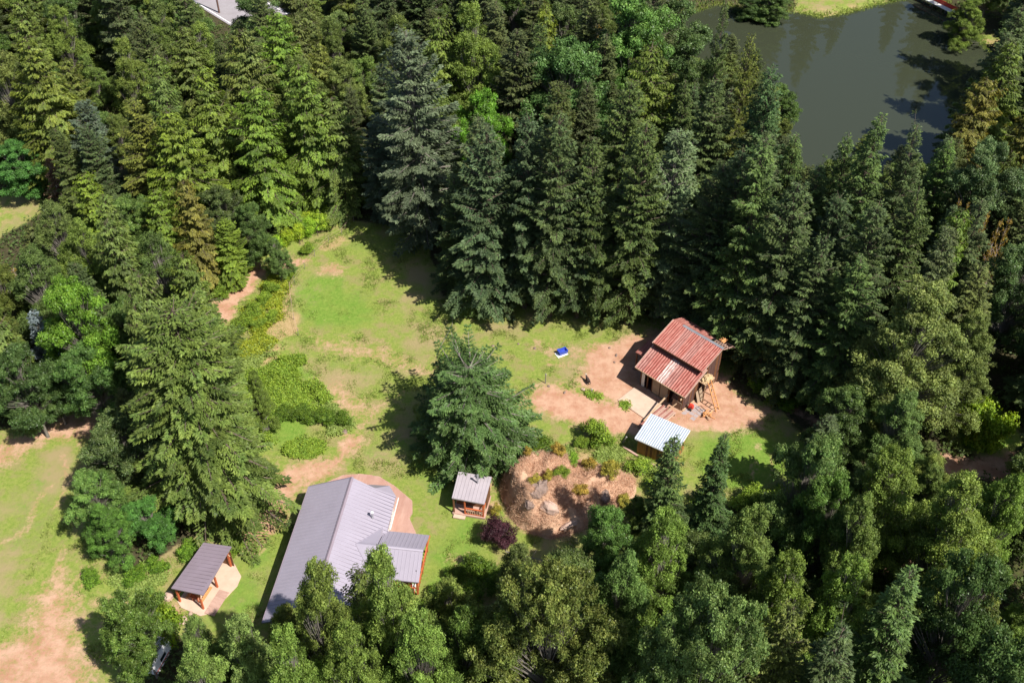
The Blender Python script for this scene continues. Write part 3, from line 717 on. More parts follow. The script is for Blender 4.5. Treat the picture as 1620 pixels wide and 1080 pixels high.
boards(shd, (4.2,-.25), (.25,-.25), 0, 2.68, 2.68, 'brownwood', 'yellowwood', 16)
for i in range(6):
    x0_ = -.02+i*4.5/6; mb = MB(); corr(mb, x0_, x0_+4.5/6+.02, 0, 2.8+.01*(i%2), -3.7, 2.4+.01*(i%2), .25, .035); mb.build('roof_sheet', M['white_roof'], shd)
for a, b in (((0,0,2.72),(4.5,0,2.72)),((0,-3.7,2.3),(4.5,-3.7,2.3)),((0,0,2.72),(0,-3.7,2.3)),((4.52,0,2.72),(4.52,-3.7,2.3))): MB().bar(a, b, .05, .12).build('fascia', M['white_trim'], shd)
kb = thing('timber_kerb', (0,0,0), 0, 'pale grey timber edging on the ground in front of the white-roofed shed', 'edging')
kp = G([(985,708),(1010,724),(1040,741)])
for a, b in zip(kp[:-1], kp[1:]): MB().bar((*a, gz(*a)+.08), (*b, gz(*b)+.08), .22, .18).build('beam', M['timber_pink'], kb)

# ---- small cabin
cb = thing('cabin', (-5.3, 70.43, gz(-4, 69)), math.radians(-11.8), 'tiny brown cabin with grey sloping roof and red-railed porch beside the big lone tree', 'cabin')
MB().slab([(-.05,.05,3.0),(3.35,.05,3.0),(3.3,-3.05,2.5),(.0,-2.95,2.5)][::-1], .14).build('roof', M['roof_warm'], cb)
rs_ = MB()
for i in range(9):
    x = .2+i*.36; rs_.add([(x-.012,.03,3.0),(x+.012,.03,3.0),(x+.012,-2.98,2.51),(x-.012,-2.98,2.51),(x-.012,.03,3.03),(x+.012,.03,3.03),(x+.012,-2.98,2.54),(x-.012,-2.98,2.54)],[(3,2,1,0),(4,5,6,7),(0,1,5,4),(1,2,6,5),(2,3,7,6),(3,0,4,7)])
tag(rs_.build('roof_seam', M['roof_warm'], cb), kind='stuff')
MB().box(-.02,3.3,-3.0,-.1,0,.22).build('floor', M['timber_pink'], cb)
cw = MB()
cw.box(.1,3.2,-.25,-.15,.22,2.8); cw.box(3.1,3.2,-1.75,-.25,.22,2.7); cw.box(.1,.2,-1.75,-.25,.22,2.7); cw.box(.2,3.1,-1.75,-1.65,.22,2.6)
cw.build('wall', M['brownwood'], cb)
for x in (.12, 1.25, 3.1): MB().box(x-.07,x+.07,-2.9,-2.76,.22,2.44).build('post', M['timber_red' if x > 1 else 'brownwood'], cb)
MB().box(1.32,3.03,-2.9,-2.76,1.02,1.12).build('rail', M['timber_red'], cb)
MB().box(1.32,3.03,-2.88,-2.78,.26,.34).build('rail', M['timber_red'], cb)
for i in range(7): MB().box(1.5+i*.23,1.58+i*.23,-2.87,-2.8,.34,1.02).build('baluster', M['timber'], cb)
MB().box(3.06,3.14,-2.75,-1.8,1.02,1.12).build('rail', M['timber_red'], cb)
for i in range(4): MB().box(3.07,3.13,-2.6+i*.24,-2.53+i*.24,.22,1.02).build('baluster', M['timber'], cb)
dd = MB().box(.75,1.45,-1.80,-1.75,.22,2.15).build('door', M['darkwood'], cb)
MB().box(2.0,2.8,-1.79,-1.75,1.1,1.9).build('window', M['glass'], cb)
pp = MB().tube((2.15,-.9,2.8),(2.15,-.9,4.0), .085).build('chimney_pipe', M['flash'], cb)
MB().tube((2.15,-.9,4.0),(2.15,-.9,4.12), .14, 12, .1).build('chimney_cap', M['flash'], pp)
stp = MB().box(.15,1.35,-3.45,-3.02,0,.15)
o = stp.build('porch_step', M['concrete'], cb)

# ---- open timber shelter
sh = thing('open_shelter', (-29.2, 62.3, gz(-29, 59)), math.radians(-19), 'open-fronted shelter on orange-red timber posts under a mauve single-pitch metal roof', 'shelter')
W_, L_ = 3.05, 5.45
MB().slab([(0,0,2.4),(W_+.1,0,3.15),(W_+.42,-L_-.1,3.15),(-.1,-L_,2.4)][::-1], .12).build('roof', M['roof_brown'], sh)
s_ = MB(); yv = -.3
while yv > -L_+.1:
    s_.add([(-.03,yv-.012,2.4),(-.03,yv+.012,2.4),(W_+.1,yv+.012,3.16),(W_+.1,yv-.012,3.16),(-.03,yv-.012,2.44),(-.03,yv+.012,2.44),(W_+.1,yv+.012,3.2),(W_+.1,yv-.012,3.2)],[(3,2,1,0),(4,5,6,7),(0,1,5,4),(1,2,6,5),(2,3,7,6),(3,0,4,7)]); yv -= .4
tag(s_.build('roof_seam', M['roof_brown'], sh), kind='stuff')
o = MB().slab([(.1,.0,.08),(2.7,.2,.08),(4.1,-.9,.08),(4.3,-2.0,.08),(3.75,-4.4,.08),(3.3,-5.5,.08),(2.7,-5.95,.08),(.6,-5.75,.08),(-.1,-5.3,.08)][::-1], .12).build('concrete_pad', M['concrete'], sh)
for i in range(9): MB().box(2.95+i*.115, 3.05+i*.115, -5.6, -2.9, .085, .155).build('platform_plank', M['timber_pink'], sh)
for x, zt in ((.15,2.28),(2.6,2.84)):
    for yv in (-.2,-2.7,-5.2): MB().box(x-.08,x+.08,yv-.08,yv+.08,.08,zt).build('post', M['timber_red'], sh)
    MB().box(x-.07,x+.07,-5.3,-.1,zt-.02,zt+.08).build('beam', M['timber_red'], sh)
for yv in (-.2,-2.7,-5.2):
    MB().bar((.1,yv,2.22),(2.7,yv,2.86), .1, .16).build('rafter', M['timber_red'], sh)
    MB().bar((.2,yv-.0,1.3),(.95,yv,2.35), .08).build('brace', M['timber_red'], sh)
    MB().bar((2.8,yv,1.7),(2.1,yv,2.65), .08).build('brace', M['timber'], sh)
MB().box(.1,2.9,-.12,-.06,.08,2.25).build('back_panel', M['brownwood'], sh)
tb = thing('picnic_table', local(sh, 1.5, -4.0, .08), math.radians(-19), 'orange-red wooden table standing in the shade under the open shelter', 'table')
MB().box(-.4,.4,-.9,.9,.7,.75).build('tabletop', M['timber_red'], tb)
for s in (-.7,.7):
    for q_ in (-.3,.3): MB().box(q_-.04,q_+.04,s-.04,s+.04,0,.7).build('leg', M['timber_red'], tb)
for s in (-.75,.75): MB().box(s-.14,s+.14,-.9,.9,.4,.44).build('bench_seat', M['orange'], tb)

# ---- dock on the pond, far upper right
dp = [Vector(P(1440,-14,.25)), Vector(P(1512,22,.25))]
dv = (dp[1]-dp[0]); dl = dv.length; da = math.atan2(dv.y, dv.x)
dck = thing('dock', dp[0], da, 'narrow whitish plank dock on the far right shore of the pond', 'dock')
k = int(dl/.5)
for i in range(k): MB().box(i*.5+.02, i*.5+.48, -.55, .55, 0, .07).build('plank', M['white_wall'], dck)
for i in range(0, k, 4):
    for s in (-.5,.5): MB().box(i*.5-.06,i*.5+.06,s-.06,s+.06,-2.4,.0).build('pile', M['darkwood'], dck)
MB().box(0,dl,.60,.70,-.2,.75).build('side_rail', M['red'], dck)

# ---- utility pole beside the road
b_ = P(347, 21)
up_ = thing('utility_pole', b_, math.radians(25), 'brown wooden utility pole beside the road in the top left corner', 'utility pole')
MB().tube((0,0,-.3),(0,0,11), .17, 10, .12).build('pole', M['pole'], up_)
MB().box(-1.1,1.1,-.06,.06,9.9,10.05).build('crossarm', M['pole'], up_)
for x in (-1.0,-.5,.5,1.0): MB().tube((x,0,10.05),(x,0,10.22), .05, 8).build('insulator', M['flash'], up_)
# ------------------------------------------------------------------ trees: one prototype mesh per form, shared by many single trees
def prism_limbs(A, B, ra, rb, n=3):
    """tapered n-sided limbs as quads (F,4,3)"""
    d = unit(B-A); up = np.where(np.abs(d[:, 2:3]) < .9, np.array([[0, 0, 1.]]), np.array([[1., 0, 0]]))
    sx = unit(np.cross(d, up)); sy = np.cross(sx, d); out = []
    for i in range(n):
        t0, t1 = 2*math.pi*i/n, 2*math.pi*(i+1)/n
        o0 = sx*math.cos(t0)+sy*math.sin(t0); o1 = sx*math.cos(t1)+sy*math.sin(t1)
        out.append(np.stack([A+o0*ra[:, None], A+o1*ra[:, None], B+o1*rb[:, None], B+o0*rb[:, None]], 1))
    return np.concatenate(out, 0)
def trunk_quads(H, r, rs, lean=.3, n=9, seg=7):
    z = np.linspace(-.3, H, seg+1); ox = np.cumsum(rs.randn(seg+1))*lean*.12; oy = np.cumsum(rs.randn(seg+1))*lean*.12
    ox -= ox[0]; oy -= oy[0]; rad = r*(1-.93*np.clip(z/H, 0, 1)); c = np.stack([ox, oy, z], -1); out = []
    for k in range(seg):
        for i in range(n):
            t0, t1 = 2*math.pi*i/n, 2*math.pi*(i+1)/n
            f = lambda kk, t: c[kk]+np.array([math.cos(t), math.sin(t), 0])*rad[kk]*(1.25 if kk == 0 else 1)
            out.append([f(k, t0), f(k, t1), f(k+1, t1), f(k+1, t0)])
    return np.array(out), c

def conifer(seed, H=24., R=4.2, N=34000, style='fir', z0=.07, power=.78, leaf=.36, gap=.12, nb=None, up=46):
    rs = np.random.RandomState(seed)
    nb = nb or int(H*8.5)
    u = (np.arange(nb)+rs.rand(nb))/nb; t = z0+(1-z0)*u**.92; az = np.arange(nb)*2.39996+rs.randn(nb)*.35
    keep = rs.rand(nb) > gap; t, az = t[keep], az[keep]; nb = len(t)
    lob = 1+.18*np.sin(az*2+rs.rand()*6+t*5)+.12*np.sin(az*3+rs.rand()*6)
    Lr = (R*(1-t)**power*lob*(.58+.62*rs.rand(nb)**.8)*np.minimum(1, .55+(t-z0)*4))+.18
    e0 = np.radians((-14 if style == 'cedar' else -4)+up*t**1.6+rs.randn(nb)*12)
    droop = (.11 if style == 'fir' else .17)*(1.1-t)
    def axis(i, s):
        r = s*Lr[i]; z = t[i]*H+np.tan(e0[i])*r-droop[i]*r*r/ (1+.25*Lr[i])*.8
        if style == 'fir': z = z+.10*Lr[i]*np.maximum(0, s-.6)
        return np.stack([np.cos(az[i])*r, np.sin(az[i])*r, z], -1)
    w = Lr**1.55; i = rs.choice(nb, N, p=w/w.sum())
    nt = np.maximum(3, (Lr[i]/.34).astype(int)); s = 1-(rs.rand(N)**1.25)*.88
    s = np.clip((np.floor(s*nt)+.5+rs.randn(N)*.08)/nt, .05, 1.)
    side = np.where(rs.rand(N) < .5, -1., 1.); tl = .34*Lr[i]*(1.02-s)+.28; uu = rs.rand(N)**.8
    ca, sa = np.cos(az[i]), np.sin(az[i]); bx = np.stack([ca, sa, np.zeros(N)], -1); px_ = np.stack([-sa, ca, np.zeros(N)], -1)*side[:, None]
    td = unit(bx*.66+px_*.75)
    pos = axis(i, s)+td*(uu*tl)[:, None]
    dz = -.16*(uu*tl) if style == 'fir' else -.62*(uu*tl)**1.1
    pos[:, 2] += dz+rs.randn(N)*.06
    pos[:, :2] += rs.randn(N, 2)*.05
    if style == 'fir':
        d = td+bx*.45+rs.randn(N, 3)*.28; d[:, 2] -= .12+.1*rs.rand(N)
        nrm = np.array([0, 0, 1.])+bx*.35+rs.randn(N, 3)*.42
    else:
        d = td*.55+bx*.35+rs.randn(N, 3)*.25; d[:, 2] -= .75
        nrm = bx*.9+np.array([0, 0, .45])+rs.randn(N, 3)*.45
    ln = leaf*(.7+.7*rs.rand(N)); wd = ln*(.38+.25*rs.rand(N))
    tri = leaf_tris(pos, d, nrm, ln, wd)
    bt = .62+.76*rs.rand(nb); tone = bt[i]*(.75+.5*rs.rand(N))
    tip = np.clip((uu-.55)*1.4, 0, 1)*(.35+.65*(s > .75))*rs.rand(N)
    cm = np_mesh('crown', tri, 3, {'tone': tone, 'tip': tip})
    tq, c = trunk_quads(H*.985, .0125*H+.05, rs, .25)
    A = axis(np.arange(nb), np.full(nb, .0)); B = axis(np.arange(nb), np.full(nb, .55)); C_ = axis(np.arange(nb), np.full(nb, .92))
    r0 = .012*Lr+.015
    lq = prism_limbs(A, B, r0*1.6, r0); lq2 = prism_limbs(B, C_, r0, r0*.3)
    tm = np_mesh('trunk', np.concatenate([tq, lq, lq2], 0), 4)
    return cm, tm

def decid(seed, H=16., R=5., cb=.12, nl=14, cpl=14, N=60000, leaf=.18, flat=.8, shape='cone', rcl=.15, stems=1, lrk=.30):
    """broadleaf tree: a crown of separate limb lobes, each lobe made of leaf clumps"""
    rs = np.random.RandomState(seed); cs = []; rcs = []
    for j in range(nl):
        t = cb+.12+(.84-cb)*(j+.5)/nl+rs.randn()*.03; az = j*2.4+rs.randn()*.5
        prof = min(1.15, (1.04-t)**.85*1.4) if shape == 'dome' else min(1.12, (1.05-t)**.62*1.25) if shape == 'cone' else math.sqrt(max(.05, 1-(max(0, t-.42)/.62)**2))*min(1, .6+t)
        lr = R*(lrk+.16*rs.rand())*(.45+.6*prof); rad = max(0, R*prof*(.85+.3*rs.rand())-lr)
        if j == nl-1: rad *= .2
        c0 = np.array([math.cos(az)*rad, math.sin(az)*rad, min(t*H, H-lr*.9)])
        for k in range(cpl):
            d = unit(rs.randn(1, 3))[0]; d[2] = abs(d[2])*.9-.25*rs.rand(); d = d/np.linalg.norm(d)
            cs.append(c0+d*lr*(.55+.5*rs.rand())*np.array([1, 1, 1.1])); rcs.append(R*rcl*(.6+.8*rs.rand())*(.6+.5*prof))
        for k in range(3): cs.append(c0*np.array([.5, .5, .95])+rs.randn(3)*R*.12); rcs.append(R*rcl*.9)
    cs = np.array(cs); rc = np.array(rcs); ncl = len(cs)
    w = rc**2; i = rs.choice(ncl, N, p=w/w.sum())
    d = rs.randn(N, 3); d[:, 2] = d[:, 2]*.9+.35; d = unit(d)
    rr_ = rc[i]*(.35+.85*rs.rand(N)**.7)*(1+.3*np.sin(d[:, 0]*5+i)*np.cos(d[:, 1]*4+i*.7))
    pos = cs[i]+d*rr_[:, None]*np.array([1, 1, flat])
    nrm = d*.7+np.array([0, 0, .5])+rs.randn(N, 3)*.6
    dd = np.cross(nrm, rs.randn(N, 3)); dd[:, 2] -= .35*np.linalg.norm(dd, axis=1)
    ln = leaf*(.65+.9*rs.rand(N)); wd = ln*(.6+.35*rs.rand(N))
    tri = leaf_tris(pos, dd, nrm, ln, wd)
    ct = .60+.80*rs.rand(ncl); tone = ct[i]*(.7+.6*rs.rand(N)); tip = np.clip(d[:, 2], 0, 1)*rs.rand(N)*.9
    cm = np_mesh('crown', tri, 3, {'tone': tone, 'tip': tip})
    quads = []
    for s in range(stems):
        tq, c = trunk_quads(H*.85, .011*H+.04, rs, .8)
        if stems > 1: tq = tq+np.array([rs.randn()*.5, rs.randn()*.5, 0])
        quads.append(tq)
    z = np.clip(cs[:, 2]*.6, H*.1, H*.78); A = np.stack([np.interp(z, c[:, 2], c[:, 0]), np.interp(z, c[:, 2], c[:, 1]), z], -1)
    Mid = A*.45+cs*.55+rs.randn(ncl, 3)*.15; r0 = np.full(ncl, .0038*H)
    quads += [prism_limbs(A, Mid, r0*.9, r0*.5), prism_limbs(Mid, cs, r0*.5, r0*.15)]
    tm = np_mesh('trunk', np.concatenate(quads, 0), 4)
    return cm, tm

PROTO = {}
def proto(kind, meshes, bark, leafm, H, R):
    cm, tm = meshes; cm.materials.append(M[leafm]); tm.materials.append(M[bark])
    PROTO.setdefault(kind, []).append((cm, tm, H, R))
for s in range(5): proto('fir', conifer(10+s, 24, 4.6, 56000, 'fir', power=.60+.05*s, leaf=.25, gap=.2, nb=290+12*s), 'bark', 'fir', 24, 4.6)
for s in range(2): proto('blue', conifer(30+s, 26, 5.2, 52000, 'fir', power=.58, gap=.2, leaf=.29, nb=330), 'bark2', 'blue', 26, 5.2)
proto('silver', conifer(35, 9, 2.0, 12000, 'fir', leaf=.26), 'bark2', 'silver', 9, 2.0)
for s in range(4): proto('cedar', conifer(40+s, 24, 4.8, 60000, 'cedar', power=.5+.06*s, leaf=.27, gap=.2, nb=300), 'bark', 'cedar', 24, 4.8)
proto('bigcedar', conifer(50, 27, 8.2, 190000, 'fir', z0=.03, power=.46, leaf=.28, gap=.14, nb=720, up=16), 'bark', 'cedar', 27, 8.2)
for s in range(4): proto('alder', decid(60+s, 17, 5.0, .08, 17, 26, 90000, .135, .85, 'cone', .095), 'palebark', 'alder', 17, 5.0)
for s in range(3): proto('maple', decid(70+s, 15, 5.0, .05, 15, 22, 80000, .155, .7, 'oval', .105), 'bark2', 'maple', 15, 5.0)
proto('bigmaple', decid(75, 19, 8.0, .05, 26, 34, 200000, .165, .7, 'oval', .068), 'bark2', 'maple', 19, 8.0)
proto('round', conifer(81, 13, 6.8, 170000, 'fir', z0=.05, power=.40, leaf=.21, gap=.06, nb=430, up=26), 'bark2', 'maple', 13, 6.8)
for s in range(3): proto('shrub', decid(90+s, 2.2, 1.5, .0, 7, 6, 5200, .13, .8, 'oval', .24, stems=2), 'bark', 'shrub', 2.2, 1.5)
proto('purple', decid(95, 4.2, 2.1, .0, 9, 8, 14000, .13, .8, 'oval', .22, stems=3), 'bark', 'purple', 4.2, 2.1)
proto('dry', decid(96, 2.2, 1.5, .0, 7, 6, 5200, .13, .8, 'oval', .24, stems=2), 'bark', 'dryleaf', 2.2, 1.5)
# standing dead conifer and bare leafless trees
def snag(seed, H, needles):
    rs = np.random.RandomState(seed); nb = 90
    t = .1+.88*rs.rand(nb); az = rs.rand(nb)*6.28; Lr = H*.13*(1-t)**.7*(.5+rs.rand(nb))+.2
    A = np.stack([0*t, 0*t, t*H], -1); B = A+np.stack([np.cos(az)*Lr, np.sin(az)*Lr, Lr*(.1 if needles else .9)], -1)
    tq, c = trunk_quads(H, .012*H+.03, rs, .3)
    r = np.full(nb, .03 if needles else .045)
    tm = np_mesh('trunk', np.concatenate([tq, prism_limbs(A, B, r, r*.3)], 0), 4)
    n = 5000 if needles else 900; i = rs.randint(0, nb, n); s = rs.rand(n)
    pos = A[i]+(B[i]-A[i])*s[:, None]+rs.randn(n, 3)*.12; d = rs.randn(n, 3); d[:, 2] -= .8
    ln = .25+.2*rs.rand(n); tri = leaf_tris(pos, d, rs.randn(n, 3), ln, ln*.4)
    cm = np_mesh('crown', tri, 3, {'tone': .7+.6*rs.rand(n), 'tip': rs.rand(n)})
    return cm, tm
proto('snag', snag(1, 16, True), 'snagbark', 'deadneedle', 16, 2)
proto('bare', snag(2, 13, False), 'snagbark', 'dryleaf', 13, 2)

NAMES = {'fir': ('fir_tree', 'fir', 'fir tree'), 'blue': ('fir_tree', 'blue-grey fir', 'fir tree'), 'silver': ('silver_spruce', 'silvery blue spruce', 'spruce tree'), 'cedar': ('cedar_tree', 'cedar', 'cedar tree'),
 'bigcedar': ('cedar_tree', 'huge cedar', 'cedar tree'), 'alder': ('alder_tree', 'feathery alder', 'broadleaf tree'), 'maple': ('maple_tree', 'maple', 'broadleaf tree'), 'bigmaple': ('maple_tree', 'maple', 'broadleaf tree'),
 'round': ('broad_conical_tree', 'broad tree', 'tree'), 'shrub': ('leafy_shrub', 'bright green shrub', 'shrub'), 'purple': ('purple_shrub', 'purple shrub', 'shrub'), 'dry': ('yellow_shrub', 'yellowing shrub', 'shrub'), 'snag': ('dead_conifer', 'dead brown conifer', 'dead tree'), 'bare': ('bare_tree', 'bare grey tree', 'dead tree')}
GROUPS = {'fir_tree': 'fir trees of the surrounding forest', 'cedar_tree': 'cedar trees of the surrounding forest', 'alder_tree': 'alders of the surrounding forest', 'maple_tree': 'maples of the surrounding forest',
 'leafy_shrub': 'bright green shrubs around the meadow', 'yellow_shrub': 'yellowing shrubs on the mound', 'bare_tree': 'bare grey trees in the right-hand forest', 'dead_conifer': 'dead conifers'}
TREES = []
RT = random.Random(11)
def put_tree(kind, x, y, H, R, tint=(1,1,1), label=None, k=None):
    pr = PROTO[kind]; cm, tm, h0, r0 = pr[RT.randrange(len(pr)) if k is None else k]
    nm = NAMES[kind][0]
    z = gz(x, y)
    o = thing(nm, (x, y, z), RT.uniform(0, 6.28), label, NAMES[kind][2], GROUPS.get(nm))
    lx = RT.gauss(0, .02); o.rotation_euler[0] = lx; o.rotation_euler[1] = RT.gauss(0, .02)
    o.scale = (R/r0, R/r0, H/h0)
    t = bpy.data.objects.new('trunk', tm); col.objects.link(t); t.parent = o
    c = bpy.data.objects.new('crown', cm); col.objects.link(c); c.parent = o; c.color = (*tint, 1)
    px, py, _ = proj(x, y, z+H)
    TREES.append(dict(o=o, kind=kind, x=x, y=y, H=H, R=R, px=px, py=py, tint=tint, label=label))
    return o
def tree_px(ax, ay, by, rp, kind, tint=(1,1,1), label=None, k=None):
    Y = P(0, by)[1]
    v = (540-ay)/FPX; dy = math.cos(TH)+v*math.sin(TH); dz = -math.sin(TH)+v*math.cos(TH); t = Y/dy
    H = CAM_H+t*dz; X = (ax-810)/FPX*t; R = rp/FPX*math.hypot(Y, CAM_H-H*.3)
    return put_tree(kind, X, Y, H, R, tint, label, k)

